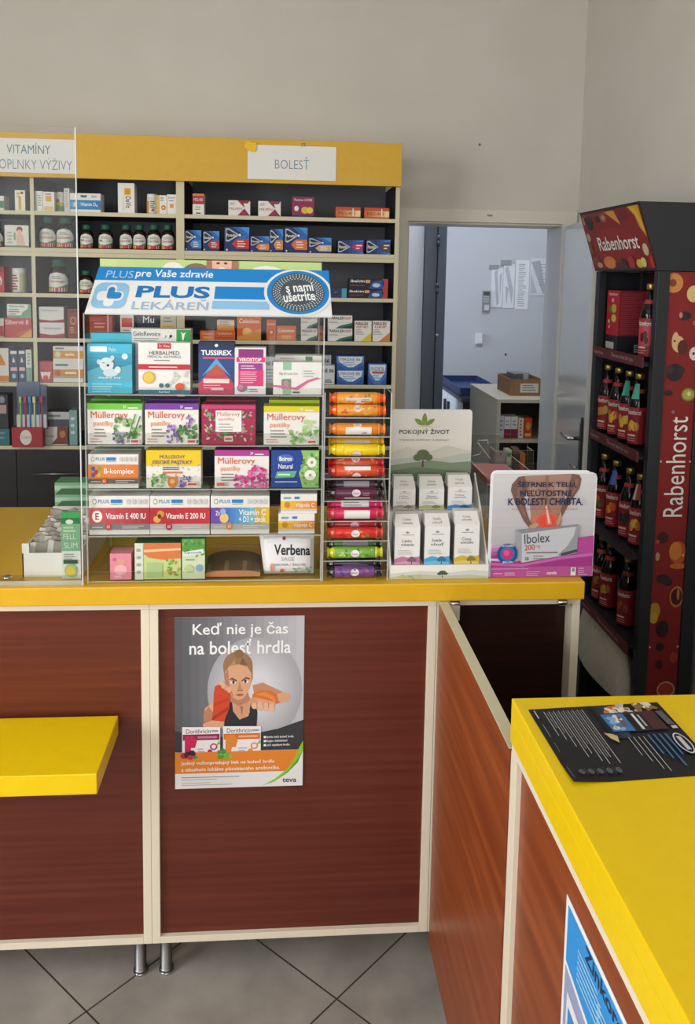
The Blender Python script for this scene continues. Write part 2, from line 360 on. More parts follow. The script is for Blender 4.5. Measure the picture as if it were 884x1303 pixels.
mb = MB(); a = atY(386, 184.5, SY-.036); mb.tube([(a.x-.006, a.y, a.z-.008), (a.x-.005, a.y, a.z+.006), (a.x+.005, a.y, a.z+.006), (a.x+.006, a.y, a.z-.006)], .0012, '#6b4a2a'); mb.build('wire_hook', None, 'tiny bent wire hook at the top edge of the white sign', 'hook')

# ---------------------------------------------------------------- counter
CYF = 1.92; ZT = 1.018
def counter_cab(label, x0, x1, legs, panel=WOODX, knobs=None, recess=.012, lpost=True):
    t = thing('counter_cabinet', label, 'counter cabinet', ((x0+x1)/2, 2.2, 0), None)
    for a in ([x0] if lpost else [])+[x1-.0195]:
        B1('frame_post', (a, a+.0195, CYF, CYF+.03, .119, .956), CREAM, t, .0008)
    B1('top_rail', (x0, x1, CYF, CYF+.03, .9562, .974), CREAM, t, .0008)
    B1('bottom_rail', (x0+.0195, x1-.0197, CYF, CYF+.03, .119, .136), CREAM, t, .0008)
    B1('front_panel', (x0+.019, x1-.019, CYF+recess, CYF+recess+.016, .13, .96), panel, t)
    B1('side_panel', (x0+.001, x0+.017, CYF+.03, 2.55, .12, .97), CREAM, t); B1('side_panel', (x1-.018, x1-.002, CYF+.03, 2.55, .12, .97), CREAM, t)
    B1('bottom_board', (x0+.018, x1-.019, CYF+.03, 2.55, .12, .136), CREAM, t)
    for lx in legs:
        for ly in (1.975, 2.5):
            mb = MB(); mb.lathe((lx, ly, 0), [(.006, .0165), (.0125, .0165), (.0125, .0145), (.118, .0145)], STEEL, 20)
            lg = mb.build('leg', t); mb = MB(); mb.lathe((lx, ly, 0), [(0, .0155), (.0015, .018), (.006, .018)], CHROME, 20); mb.build('foot', lg)
    return t
counter_cab('brown veneer counter cabinet behind the yellow ledge, cream framed', -1.30, -.2945, (-.331, -1.25))
counter_cab('brown veneer counter cabinet carrying the boxer poster, cream framed', -.294, .3755, (-.268,))
rc = counter_cab('shade-darkened brown counter section behind the low gate, with two chrome knobs', .3765, .7235, (.70,), WOODSHADE, recess=.05)
for px in (579, 716):
    a = atY(px, 763.5, 1.912); mb = MB(); mb.lathe((a.x-.013, 1.9105, .9645), [(0, .007), (.003, .0085), (.018, .0085), (.023, .006)], CHROME, 14, 'x'); mb.box(a.x-.004, a.x+.006, 1.9105, 1.9198, a.z-.008, .970, CHROME); mb.build('knob', rc, 'round chrome knob')
mb = MB(); mb.box(-1.40, .7255, 1.90, 2.577, .9745, ZT, YEL); mb.build('worktop', None, 'long yellow counter worktop carrying the displays', 'worktop', bevel=.003)
# gate
gt = thing('counter_gate', 'brown veneer gate panel with cream top edge closing the gap between the counters', 'gate', (.387, 1.59, 0))
B1('panel', (.376, .397, 1.280, 1.898, .112, .972), WOODY, gt); B1('edge_strip', (.3757, .3973, 1.280, 1.898, .972, .974), CREAM2, gt, label='cream edge strip')
mb = MB(); mb.box(.3976, .3995, 1.86, 1.898, .915, .965, '#c9c3b4'); mb.box(.3976, .425, 1.893, 1.898, .93, .965, '#c9c3b4'); mb.build('hinge', gt, 'white metal hinge plate')
# side ledge
lg = thing('bag_ledge', 'yellow ledge jutting out low from the left counter cabinet', 'ledge', (-.65, 1.8, .655))
B1('ledge_board', (-.93, -.367, 1.684, 1.918, .657, .702), YELB, lg, .002)
for x in (-.45, -.85): B1('bracket', (x, x+.02, 1.82, 1.919, .625, .657), CREAM, lg)

# ---------------------------------------------------------------- right-hand counter
XS, YF2, ZS = .3755, 1.277, 1.06
rt = thing('side_counter', 'near counter on the right with a thick yellow top and cream framed brown side', 'counter', (.78, .75, 0))
mb = MB(); mb.box(XS, 1.17, .12, YF2, 1.030, ZS, YELB); mb.build('worktop', rt, bevel=.002)
mb = MB(); mb.box(XS+.0005, 1.17, .12, YF2, .988, 1.0296, YELB); mb.build('worktop_underlayer', rt, bevel=.001)
B1('top_rail', (XS+.003, .41, .14, YF2-.002, .971, .9876), CREAM, rt, .0008); B1('bottom_rail', (XS+.003, .41, .14, 1.245, .06, .078), CREAM, rt, .0008)
B1('frame_post', (XS+.003, .41, 1.245, YF2, .0, .9708), CREAM, rt, .0008)
B1('side_panel', (XS+.012, .405, .14, 1.246, .07, .98), WOODY, rt); B1('back_panel', (.41, 1.16, 1.245, 1.262, .0, .985), WOODSHADE, rt)
B1('frame_post', (XS+.003, .41, .12, .139, .0, .9708), CREAM, rt, .0008); B1('end_panel', (.41, 1.16, .125, .14, 0, .985), WOODX, rt); B1('side_panel', (1.14, 1.16, .14, 1.245, 0, .985), WOODY, rt)

# ---------------------------------------------------------------- goods on the wall shelves
GY = SY+.012
W1 = '#e6e3dc'
def blue(col, wide=False, back='#14306f'):
    if wide: return [('g', .3, 0, 1, 1, 5, '#0f2a68', '#2a7ccc', 'x'), ('p', [(.52, .5), (.68, .2), (1, .12), (1, .88), (.68, .8)], '#163a80'), ('p', [(.02, .12), (.12, .1), (.5, .5), (.12, .9), (.02, .88)], '#b9c4d6'), ('p', [(.04, .2), (.12, .19), (.44, .5), (.12, .81), (.04, .8)], '#10131f'), ('p', [(.54, .5), (.7, .27), (.98, .22), (.98, .8), (.7, .75)], col), ('t', 'Panadol', .22, .5, .32, .24, '#f0f0f0', .01), ('l', .72, .35, .24, 2, .2, .08, '#f0dede')]
    return [('p', [(.35, 0), (1, 0), (1, .48), (.5, .48), (.75, .3)], '#1b62b4'), ('p', [(.6, 0), (1, 0), (1, .3)], '#3b8fd6'), ('p', [(.05, .06), (.16, .05), (.62, .32), (.16, .6), (.05, .58)], '#b9c4d6'), ('p', [(.08, .12), (.16, .11), (.55, .32), (.16, .53), (.08, .52)], '#10131f'), ('p', [(.3, .68), (.48, .48), (1, .48), (1, .88), (.48, .88)], col), ('t', 'Panadol', .28, .33, .40, .12, '#f2f2f2', .01), ('e', .62, .32, .05, .05, '#dff0ff', 10), ('l', .52, .56, .44, 3, .1, .04, '#f3e6e0'), ('e', .1, .93, .04, .035, '#e8e8e8', 8)]
def xbox(word): return [('p', [(.42, 0), (1, 0), (.74, .48)], '#8c1f45'), ('p', [(.42, 1), (1, 1), (.74, .52)], '#8c1f45'), ('t', word, .34, .55, .58, .16, '#b03050', .01), ('l', .08, .15, .26, 2, .1, .04, '#888888'), ('p', [(.7, .2), (1, .2), (1, .45), (.75, .45)], W1)]
def paralen(word, pic): return [('t', 'PARALEN', .42, .13, .72, .15, '#1a1a1c', .02), ('t', word, .45, .29, .70, .11, '#d4552c', .02), ('l', .06, .42, .6, 4, .07, .025, '#8b8b88'), ('p', [(.35, 1), (1, .55), (1, 1)], pic)]
def paralen_g(): return [('t', 'PARALEN', .36, .2, .62, .22, '#1a1a1c', .02), ('t', 'GRIP', .82, .2, .26, .2, '#d06050', .02), ('l', .04, .45, .5, 2, .1, .03, '#8b8b88'), ('p', [(.3, 1), (.5, .78), (1, .55), (1, 1)], '#2d6e58'), ('p', [(.5, 1), (.65, .88), (1, .72), (1, 1)], '#183c38'), ('r', 0, .52, 1, .55, '#c9c9c6')]
def magne(): return [('r', 0, 0, 1, .5, '#5d87c6'), ('p', [(.05, .05), (.95, .05), (.9, .45), (.6, .8), (.4, .8), (.1, .45)], '#dfe6ef'), ('t', 'MAGNE B6', .5, .24, .72, .2, '#22305e', .02), ('l', .22, .44, .6, 3, .11, .05, '#7ea3d6'), ('p', [(.0, .6), (.35, 1), (0, 1)], '#2e57a4'), ('p', [(1, .6), (.65, 1), (1, 1)], '#2e57a4')]
G1 = 'boxes on the wall shelves'
def sh(label, r, z, front, items, **k): k.setdefault('depth', .07); return pack(label, r, k.pop('Y', GY), z, front, items, group=k.pop('group', G1), **k)
R1 = [
 ('white and green carton cut by the left edge of the photo, top shelf', (-8, 249, 5, 268), ZA, W1, [('r', 0, .35, 1, .85, '#4f7f55')]),
 ('slim white and yellow carton alone on the top shelf, left of the thin post', (19, 242, 32, 268), ZA, '#ebe5d2', [('r', .35, .3, .62, .95, '#d2a83a'), ('e', .7, .13, .14, .06, '#5a3a4a'), ('r', .2, .1, .5, .24, '#d9b860'), ('l', .15, .3, .6, 1, .1, .03, '#777777')]),
 ('white carton with green stripes behind the screen on the top shelf', (44.5, 243, 54, 269), ZA, W1, [('r', .1, .1, .3, .95, '#b7c9bb'), ('l', .4, .2, .5, 5, .12, .05, '#8a9a8c')]),
 ('white carton with orange square behind the screen on the top shelf', (54.5, 244, 69, 269), ZA, W1, [('r', .25, .2, .75, .5, '#dca845'), ('l', .2, .1, .6, 1, .1, .05, '#777777'), ('r', .1, .75, .9, .95, '#e2c26a')]),
 ('thin grey white carton standing upright left of the long blue box', (81.5, 239.5, 88.5, 270), ZA, '#cfd0cd', [('l', .2, .1, .6, 7, .11, .05, '#9a9d9c')]),
 ('long white and blue carton half behind the screen edge, top shelf', (89, 246, 128, 270), ZA, W1, [('r', 0, .36, 1, .86, '#2d7fb8'), ('g', 0, .45, 1, .75, 6, '#4a9ccc', '#2873ae', 'x'), ('t', 'Vitamín D₃', .62, .6, .56, .22, '#f2f2f2', .01), ('r', .35, .1, .55, .22, '#3c6a76'), ('l', .7, .12, .25, 1, .1, .1, '#a9b0b0'), ('r', .1, .5, .2, .72, '#cfc890')]),
 ('tall white carton with yellow square and sideways lettering, top shelf', (150, 233, 171, 271), ZA, '#e9e7e1', [('r', .38, .16, .78, .40, '#e6ab2e'), ('e', .58, .28, .15, .09, '#d28f1c'), ('t', 'DeVit', .62, .64, .70, .17, '#2a2a2c', .01, -math.pi/2, .55), ('r', .3, .45, .33, .9, '#b9b7b0')]),
 ('small white carton with red rosette, right of the white jar', (199, 248.5, 212, 271.5), ZA, '#e9e6dd', [('r', 0, .0, .3, 1, '#d9b25a'), ('e', .68, .66, .22, .14, '#d2703c'), ('e', .68, .66, .1, .07, '#ead0b0'), ('l', .4, .12, .5, 2, .12, .05, '#777777')]),
 ('small white carton with orange square beside the cabinet post', (212.5, 247.5, 224, 272), ZA, '#eceae4', [('r', .3, .48, .72, .68, '#e09a48'), ('t', 'Devit', .5, .16, .7, .1, '#666666'), ('l', .2, .3, .6, 1, .1, .04, '#888888')]),
 ('narrow red and white carton alone at the left of the painkiller cabinet top shelf', (245, 246.5, 259.5, 271), ZA, '#e9e4da', [('r', 0, 0, 1, .5, '#a82238'), ('t', 'MIG-400', .5, .28, .8, .14, '#f0dada', .01), ('r', 0, 0, 1, .1, '#dc7c40'), ('l', .2, .62, .6, 2, .1, .04, '#888888'), ('r', .3, .9, .7, .95, '#444444')]),
 ('white carton with crimson hourglass, left of the matching pair', (290.5, 255, 318, 273.5), ZA, W1, xbox('MILPEN')),
 ('white carton with crimson hourglass, right of the matching pair', (328.5, 256, 357, 274.3), ZA, W1, xbox('MILPEN')),
 ('magenta carton with yellow lemon picture on the top shelf', (371.5, 250.5, 399.5, 275.5), ZA, '#8d2352', [('t', 'Paramax COMBI', .5, .15, .8, .12, '#f0e0e8', .01), ('e', .2, .58, .1, .13, '#e8e4e4'), ('e', .58, .66, .16, .17, '#d9b832'), ('e', .8, .66, .15, .16, '#e3c84c'), ('r', 0, .9, 1, 1, '#26305c'), ('l', .12, .3, .75, 1, .1, .05, '#4a3a70')]),
 ('flat orange carton, left of the two at the end of the top shelf', (427, 263.5, 458.5, 277), ZA, '#c24e22', [('g', 0, .3, 1, .85, 6, '#c8642c', '#f0cf9c', 'x'), ('t', 'MIG-400', .45, .56, .66, .28, '#5b2a18', .01), ('r', .68, .1, .72, .8, '#f5e6d0')]),
 ('flat orange carton, right of the two at the end of the top shelf', (463.5, 264.5, 495, 278), ZA, '#c24e22', [('g', 0, .3, 1, .85, 6, '#c8642c', '#f0cf9c', 'x'), ('t', 'MIG-400', .45, .56, .66, .28, '#5b2a18', .01), ('r', .68, .1, .72, .8, '#f5e6d0')]),
 ('white carton picturing a nursing mother, left of the thin post', (6, 286.5, 36.5, 313.5), ZB, '#dcdcd2', [('e', .62, .2, .13, .14, '#8a4038'), ('e', .62, .3, .09, .1, '#e0b8a4'), ('p', [(.5, .4), (.75, .4), (.85, .95), (.5, .95)], '#dcb4a6'), ('l', .1, .3, .3, 4, .15, .08, '#b2b5a4'), ('r', 0, .92, 1, 1, '#6c8a72'), ('e', .42, .5, .05, .2, '#8fae96')]),
 ('red and white carton cut by the left edge of the photo, third shelf', (-10, 339, 5, 374), ZC, '#b93a48', [('r', 0, 0, 1, .2, '#8c2230'), ('e', .5, .55, .35, .2, '#e2d5d0'), ('e', .5, .6, .22, .13, '#7c2a2a')]),
 ('white and green carton lying on the red carton, fourth shelf', (9, 387, 39.5, 405), None, '#7fa088', [('p', [(0, 0), (.9, 0), (.85, .35), (.62, .6), (.6, .8), (0, .8)], '#dde0d8'), ('t', 'Pamas Bilo', .42, .16, .62, .16, '#444846', .01), ('l', .06, .36, .5, 3, .16, .06, '#55605a')]),
 ('red carton with yellow wedge, fourth shelf behind the screen', (6, 405, 40.5, 431), ZD, '#b5444a', [('t', 'Silbervit B', .46, .2, .86, .24, '#e9cfc8', .01), ('p', [(.5, 1), (1, .55), (1, 1)], '#d8a050'), ('p', [(.3, 1), (.5, .8), (1, .5), (1, .55)], '#c8764e')]),
 ('white and red carton cut by the left edge of the photo, fourth shelf', (-10, 405, 5, 431), ZD, '#c9c2bd', [('r', 0, .4, 1, .95, '#a3343e')]),
 ('white carton with red wavy foot, upper of the stacked pair', (49.5, 390.5, 81, 410.5), None, '#d9d7d4', [('p', [(0, .8), (.5, .88), (1, .78), (1, 1), (0, 1)], '#a02638'), ('t', 'Omeprazol', .42, .24, .66, .15, '#444444')]),
 ('white carton with red wavy foot, lower of the stacked pair', (50.5, 410.5, 82, 432), ZD, '#d9d7d4', [('p', [(0, .7), (.5, .82), (1, .7), (1, 1), (0, 1)], '#a02638'), ('t', 'Omeprazol', .5, .38, .7, .17, '#333333')]),
 ('narrow rust red carton with golden ornament near the screen edge', (86, 393, 100, 432), ZD, '#7c2c26', [('e', .5, .4, .28, .14, '#c8742e'), ('e', .5, .4, .16, .08, '#7c2c26'), ('l', .2, .62, .6, 3, .08, .04, '#cf8a3a'), ('r', .15, .05, .85, .12, '#5a1c18')]),
 ('small red carton seen under the display header, fourth shelf', (114, 402, 143, 434), ZD, '#a63a38', [('l', .2, .3, .6, 2, .15, .07, '#d9a09a')]),
 ('white carton with red block under the display header, fourth shelf', (153, 398, 170, 434), ZD, '#dcd6d0', [('r', .1, .2, .9, .55, '#c8483c'), ('l', .2, .65, .6, 2, .1, .05, '#999999')]),
 ('dark navy carton with white word under the display header', (175, 396, 203, 434), ZD, '#1d2536', [('t', 'Mu', .5, .3, .5, .24, '#e8ecf0', .02), ('e', .5, .78, .14, .1, '#3f6a58')]),
 ('beige carton with orange picture under the display header', (204, 397, 224, 434), ZD, '#cfc4ae', [('r', .1, .5, .9, .75, '#d99a4a'), ('l', .2, .2, .6, 2, .12, .05, '#8f8a80')]),
 ('orange and white carton cut by the left edge of the photo, fifth shelf', (-12, 443, 11, 486), ZE, '#d6d2cb', [('p', [(0, .1), (.6, .2), (.85, .5), (0, .55)], '#d28038'), ('r', 0, .82, 1, .98, '#cf7a34')]),
 ('navy and white carton, left of the matching pair on the fifth shelf', (12.5, 444.5, 22.5, 486), ZE, '#3a3f5e', [('r', .1, .05, .9, .14, '#d6d8da'), ('p', [(.3, .4), (.5, .22), (.7, .4)], '#cfd4de'), ('r', .1, .55, .9, .66, '#d9a8ac'), ('e', .5, .82, .25, .07, '#9fb4d8')]),
 ('navy and white carton, right of the matching pair on the fifth shelf', (23.5, 444.5, 32.5, 486), ZE, '#3a3f5e', [('r', .1, .05, .9, .14, '#d6d8da'), ('p', [(.3, .4), (.5, .22), (.7, .4)], '#cfd4de'), ('r', .1, .55, .9, .66, '#d9a8ac'), ('e', .5, .82, .25, .07, '#9fb4d8')]),
 ('white over green carton beside the thin post, fifth shelf', (33, 445, 40.4, 486), ZE, '#cdd2c8', [('r', 0, .55, 1, 1, '#7ea488'), ('l', .3, .1, .5, 4, .1, .05, '#8c9a90')]),
 ('small pink red carton with white crest, fifth shelf behind the screen', (49.6, 460, 66.5, 487), ZE, '#b94a54', [('p', [(.1, .5), (.9, .5), (.75, .85), (.25, .85)], '#e4d8d2'), ('t', 'Fyzio', .5, .45, .5, .14, '#5c2a30'), ('e', .5, .78, .2, .12, '#c8543c')]),
 ('white and orange carton, upper of the stacked vitamin pair', (67.5, 440.5, 106, 460), None, '#dedcd6', [('r', 0, .3, 1, .82, '#d89a3e'), ('l', .08, .1, .5, 1, .1, .1, '#5a7a80'), ('e', .16, .55, .1, .2, '#cfd6b0'), ('l', .4, .5, .5, 1, .2, .12, '#f0e2c4')]),
 ('white and orange carton, lower of the stacked vitamin pair', (67.5, 460, 106, 487), ZE, '#dedcd6', [('r', 0, .38, 1, .72, '#d08a3c'), ('l', .08, .12, .5, 1, .1, .1, '#5a7a80'), ('e', .16, .55, .1, .14, '#b8523c'), ('l', .4, .5, .5, 1, .2, .1, '#f0e2c4'), ('r', 0, .72, 1, .8, '#a8a49c')]),
 ('orange carton seen through the display, far left of the orange group', (254.5, 421, 273, 434.5), ZD, '#d8622a', [('t', 'Celaskon', .5, .3, .7, .25, '#f0d8c4'), ('e', .5, .75, .3, .14, '#e8a040')]),
 ('white and orange carton lying on the orange carton through the display', (276, 407.5, 298, 420.5), None, '#e6d8c4', [('r', 0, .5, 1, 1, '#e0913c'), ('l', .1, .15, .7, 2, .2, .08, '#9a7a5a')]),
 ('flat orange carton beneath the white and orange one', (273.5, 420.5, 299, 435), ZD, '#d8622a', [('t', 'Celaskon', .5, .3, .7, .25, '#f0d8c4'), ('r', 0, .7, 1, .85, '#c04a1c')]),
 ('tall orange carton with white word and yellow disc seen through the display', (301.5, 402.5, 332, 435), ZD, '#df6a2c', [('t', 'Celaskon', .5, .2, .84, .18, '#f6e6d6', .015), ('e', .42, .66, .2, .18, '#f0ba6a'), ('p', [(0, .85), (.5, .75), (1, .5), (1, 1), (0, 1)], '#e89848')]),
 ('narrow orange carton between two orange cartons seen through the display', (339, 407, 351, 435), ZD, '#d8622a', [('t', 'Celaskon', .5, .2, .8, .1, '#f6e6d6'), ('e', .5, .6, .3, .14, '#b8321c'), ('e', .5, .6, .16, .08, '#f0c060')]),
 ('orange carton with white word next to the white cartons', (352, 415, 376.5, 435.5), ZD, '#df6a2c', [('t', 'Celaskon', .48, .3, .84, .24, '#f6e6d6', .015), ('e', .5, .75, .3, .15, '#eda048')]),
 ('white and green carton, upper of the far left stacked pair', (383, 401, 403.5, 418), None, W1, paralen_g()), ('white and green carton, lower of the far left stacked pair', (383, 418, 403.5, 435.5), ZD, W1, paralen_g()),
 ('white and green carton, upper of the stacked pair right of the display', (417.5, 401.5, 448, 418), None, W1, paralen_g()), ('white and green carton, lower of the stacked pair right of the display', (417.5, 418, 448, 435.5), ZD, W1, paralen_g()),
 ('white carton with yellow corner picture, left of the two by the doorway post', (451, 408.5, 472.5, 436), ZD, W1, paralen('GRIP NEO', '#d9c23c')),
 ('white carton with orange and yellow corner picture, right of the two by the doorway post', (474, 408.5, 496, 436), ZD, W1, paralen('GRIP', '#d9842c')),
 ('white and navy carton seen through the display on the fifth shelf', (337, 454, 352, 489), ZE, '#d9dcdf', [('t', 'NE B6', .5, .25, .8, .14, '#2a355e', .02), ('l', .1, .45, .8, 4, .12, .05, '#9aa8c0')]),
 ('white carton with navy word standing behind, fifth shelf', (406, 452, 421, 489), ZE, '#b9bdc3', [('t', 'B6', .62, .2, .5, .16, '#2a355e', .02)], dict(Y=3.56)),
 ('white carton with navy word standing in front at the display edge', (405, 465, 425.5, 489), ZE, '#d6d9dc', [('t', 'NE B6', .6, .28, .7, .2, '#2a355e', .02), ('l', .4, .75, .5, 2, .1, .06, '#666a80')]),
 ('blue and white carton, upper of the stacked magnesium pair', (428.5, 453, 463, 471), None, '#3a66b4', magne()), ('blue and white carton, lower of the stacked magnesium pair', (428.5, 471, 462.5, 489), ZE, '#3a66b4', magne()),
 ('small blue and white carton standing alone at the right end of the fifth shelf', (468.5, 463, 491.5, 489.5), ZE, '#4a76bc', magne()+[('r', .2, .36, .9, .44, '#b8505c')]),
 ('teal and navy carton beside the display header', (418, 367, 441, 380.5), ZC, '#1f3f66', [('e', .4, .45, .25, .38, '#12264a'), ('r', .72, 0, 1, 1, '#4a9cb4'), ('t', 'gel', .4, .4, .2, .2, '#7a9ac0')]),
]
def ibal(): return [('t', 'ibalgin', .22, .28, .36, .34, '#e8e8ea', .02), ('r', .42, .12, .54, .42, '#e09a7a'), ('p', [(.5, .95), (.6, .3), (.85, .1), (.88, .95)], '#1f4a96'), ('e', .7, .62, .1, .2, '#b8cfe8'), ('p', [(.86, 0), (1, 0), (1, 1), (.86, 1), (.9, .5)], '#b8303a'), ('r', .03, .62, .4, .7, '#8a3a44')]
R1 += [('black blue and red carton, upper of the two stacked beside the header', (444, 354.5, 493.5, 368), None, '#15161c', ibal()), ('black blue and red carton, lower of the two stacked beside the header', (442.5, 368, 493, 381), ZC, '#15161c', ibal())]
BL = [(235, 293, 256, 319, '#2d86c8', 0, 'light blue', 'first from the cabinet post'), (258, 294, 279, 319, '#c2302e', 0, 'red', 'second from the cabinet post'), (285.5, 289, 317, 319.5, '#c2302e', 0, 'red', 'largest with red, third from the post'),
 (318, 300.5, 342.5, 320, '#d98a34', 0, 'orange', 'short one between two taller boxes'), (343, 291.5, 360, 319, '#d98a34', 0, 'orange', 'narrow upright one'), (361.5, 289.5, 391, 320.5, '#d9722c', 0, 'orange', 'largest with orange'),
 (392, 302.5, 421.5, 321.5, '#c9b284', 0, 'sand coloured', 'right of the largest orange one'), (429.5, 305.5, 462, 322, '#b8286a', 1, 'pink', 'second from the doorway end'), (466, 305, 496.5, 322.5, '#5a3a2c', 1, 'brown', 'last at the doorway end')]
for x0, y0, x1, y1, c, wd, cn, wh in BL:
    sh('dark blue carton with %s arrow, %s' % (cn, wh), (x0, y0, x1, y1), ZB, '#12296a', blue(c, wd), side='#0e1d4c', group='blue boxes on the second shelf')
last = None
for it in R1:
    lab, r, z, fr, items = it[:5]; kw = dict(it[5]) if len(it) > 5 else {}
    if z is None:
        below = [q for q in R1 if q[2] is not None and abs(q[1][1]-r[3]) < 1.5 and q[1][0] < r[2]-3 and q[1][2] > r[0]+3][0]
        z = pxrect(below[1], GY, below[2])[3]
    sh(lab, r, z, fr, items, **kw)

def jar_art(word, wc='#a03a34', big=False):
    it = [('p', [(0, .34), (.18, .1), (.5, 0), (.82, .1), (1, .34), (1, 1), (0, 1)], '#dedcd4'), ('r', 0, .78, 1, 1, '#b4343a'), ('r', 0, .78, .3, 1, '#d2a544'), ('p', [(0, .72), (.5, .78), (1, .6), (1, .79), (0, .79)], '#5f8a62')]
    it += [('t', word, .5, .48, .64, .15, wc, .01), ('l', .3, .2, .5, 2, .09, .04, '#7d8a78')]
    return it
def pill(label, px, z, word, wc='#a03a34', Y=3.56, art_=None, body='#2a1a14', cap='#1d5a44', grp='pill bottles on the wall shelves', lab_top=None):
    x0, x1, yt, yb = px; a, b, zb, zt = pxrect((x0, yt, x1, yb), Y); r = (b-a)/2; zt = min(zt, {ZB: ZA, ZC: ZB-.017}[z]-.018); cx = max((a+b)/2, -.969+r+.001) if a > -.98 else (a+b)/2; z += .0004; h = zt-z; cy = Y+r-.03
    t = thing('pill_bottle', label, 'pill bottle', (cx, cy, z), grp)
    mb = MB(); mb.lathe((cx, cy, z), [(0, r*.9), (.003, r), (h*.62, r), (h*.70, r*.92), (h*.76, r*.62), (h*.80, r*.58)], mat(body, .15), 22); mb.build('bottle_body', t)
    mb = MB(); mb.lathe((cx, cy, z), [(h*.79, r*.66), (h*.80, r*.7), (h*.97, r*.68), (h, r*.6)], mat(cap, .5), 18); mb.build('cap', t)
    mb = MB(); art(mb, round_map((cx, cy, 0), r+.0006, z+h*.04, z+h*.62, -1.25, 1.25), art_ or jar_art(word, wc)); mb.build('paper_label', t)
pill('big bottle with white label behind the screen, left of the pair', (49, 70, 275, 315), ZB, 'Calcium')
pill('big bottle with white label behind the screen, right of the pair', (72, 94, 274, 315), ZB, 'Calcium')
for i, (x0, x1, wd, wc, lab) in enumerate([(103, 119, 'B₁₂', '#8c2a3a', 'green capped bottle right at the screen edge'), (126, 144, 'C', '#222222', 'green capped bottle with a large black letter'), (153, 169, 'Lecitín', '#a03a34', 'green capped bottle, first of the four standing together'), (170, 186, 'Lecitín', '#a03a34', 'green capped bottle, second of the four standing together'), (188, 205, 'Lecitín', '#a03a34', 'green capped bottle, third of the four standing together'), (206, 222, 'Lecitín', '#a03a34', 'green capped bottle, last of the four beside the post')]):
    pill(lab, (x0, x1, 286, 318), ZB, wd, wc)
pill('big bottle with white label alone on the third shelf behind the screen', (62, 87, 330, 375), ZC, 'Omega')
pill('green capped bottle half hidden by the blue header corner', (102, 119, 344, 375), ZC, 'Omega')
pill('white labelled bottle cut by the left edge of the photo, second shelf', (-12, 5, 283, 314), ZB, 'Zinok')
def jar(label, px, z, items, Y=3.54):
    x0, x1, yt, yb = px; a, b, zb, zt = pxrect((x0, yt, x1, yb), Y); r = (b-a)/2; cx = (a+b)/2; z += .0004; h = zt-z; cy = Y+r
    t = thing('pill_jar', label, 'pill jar', (cx, cy, z), 'white jars on the wall shelves')
    mb = MB(); mb.lathe((cx, cy, z), [(0, r*.94), (.003, r), (h*.80, r), (h*.83, r*.9)], mat('#e2e0d8', .4), 22); mb.build('jar_body', t)
    mb = MB(); mb.lathe((cx, cy, z), [(h*.81, r*.96), (h*.82, r), (h*.97, r*.98), (h, r*.88)], mat('#e8e7e2', .45), 22); mb.build('lid', t)
    mb = MB(); art(mb, round_map((cx, cy, 0), r+.0005, z+h*.05, z+h*.78, -1.3, 1.3), items); mb.build('paper_label', t)
jar('white jar with green and yellow label on the top shelf behind the screen', (71, 81, 244, 270), ZA, [('p', [(0, .3), (1, .5), (1, 1), (0, 1)], '#cfc060'), ('p', [(0, .55), (1, .7), (1, 1), (0, 1)], '#7f9a5a'), ('e', .3, .3, .2, .12, '#9a6a4a')])
jar('white jar with orange label on the top shelf, left of the two small cartons', (186, 199, 246.5, 271.5), ZA, [('r', 0, .2, .3, 1, '#d9a03a'), ('l', .4, .2, .4, 4, .14, .06, '#555555'), ('e', .6, .8, .12, .08, '#c8402c')])
jar('white jar with red lettering alone on the third shelf, left of the thin post', (12.5, 31.5, 341, 374), ZC, [('r', .6, 0, 1, 1, '#c9cda4'), ('l', .15, .08, .4, 6, .15, .08, '#a8484a')])
# last open shelf: brushes, creams
TBY = SY-.033
x0, x1, z0, z1 = pxrect((15, 544, 54, 566), TBY-.004, ZF)
t = thing('toothbrush_display', 'red counter tray with bags of coloured toothbrushes on the lowest shelf', 'toothbrush display', ((x0+x1)/2, TBY+.02, ZF), None)
mb = MB(); mb.box(x0, x1, TBY-.004, TBY+.032, ZF+.0004, z1, '#a32a34'); art(mb, flat((x0, TBY-.004, z1), (x1-x0, 0, 0), (0, 0, z0-z1)), [('e', .46, .5, .19, .38, '#dcd4d0'), ('t', 'Curaprox', .46, .5, .3, .22, '#a06a6a')]); mb.build('tray', t)
for bi, (bx0, bx1, dy, ht) in enumerate([(21, 50, 0, 486), (48, 59, .004, 490)]):
    a, b, _, zt = pxrect((bx0, ht, bx1, 545), TBY+.01+dy)
    mb = MB(); mb.box(a, b, TBY+.02+dy, TBY+.024+dy, z1-.01, zt, '#55607e'); mb.box(a, b, TBY+.008+dy, TBY+.02+dy, z1-.005, z1+.05, '#c3c8cf'); bg = mb.build('bag', t)
    cols = ['#9cc85a', '#cf3f62', '#4a9ad2', '#d8e0a0'] if bi == 0 else ['#c23a58']
    for i, c in enumerate(cols):
        xm = a+(b-a)*(i+1)/(len(cols)+1); mb = MB(); yy = TBY+.004+dy
        mb.tube([(xm, yy, z1-.01), (xm, yy, z1+.10)], .0028, c, 8); mb.box(xm-.005, xm+.005, yy-.006, yy+.003, z1+.10, z1+.125, c); mb.build('toothbrush', bg)
sh('white and brown carton with curved panel, right of the red toothbrush tray', (54, 543, 86, 567), ZF, '#cfc7bf', [('p', [(.6, 0), (1, 0), (1, .95), (.35, .95), (.58, .6)], '#7a3a38'), ('t', 'Nervosan', .26, .5, .42, .14, '#4a4444'), ('e', .8, .4, .12, .2, '#b87858')], side='#b8b4ae')
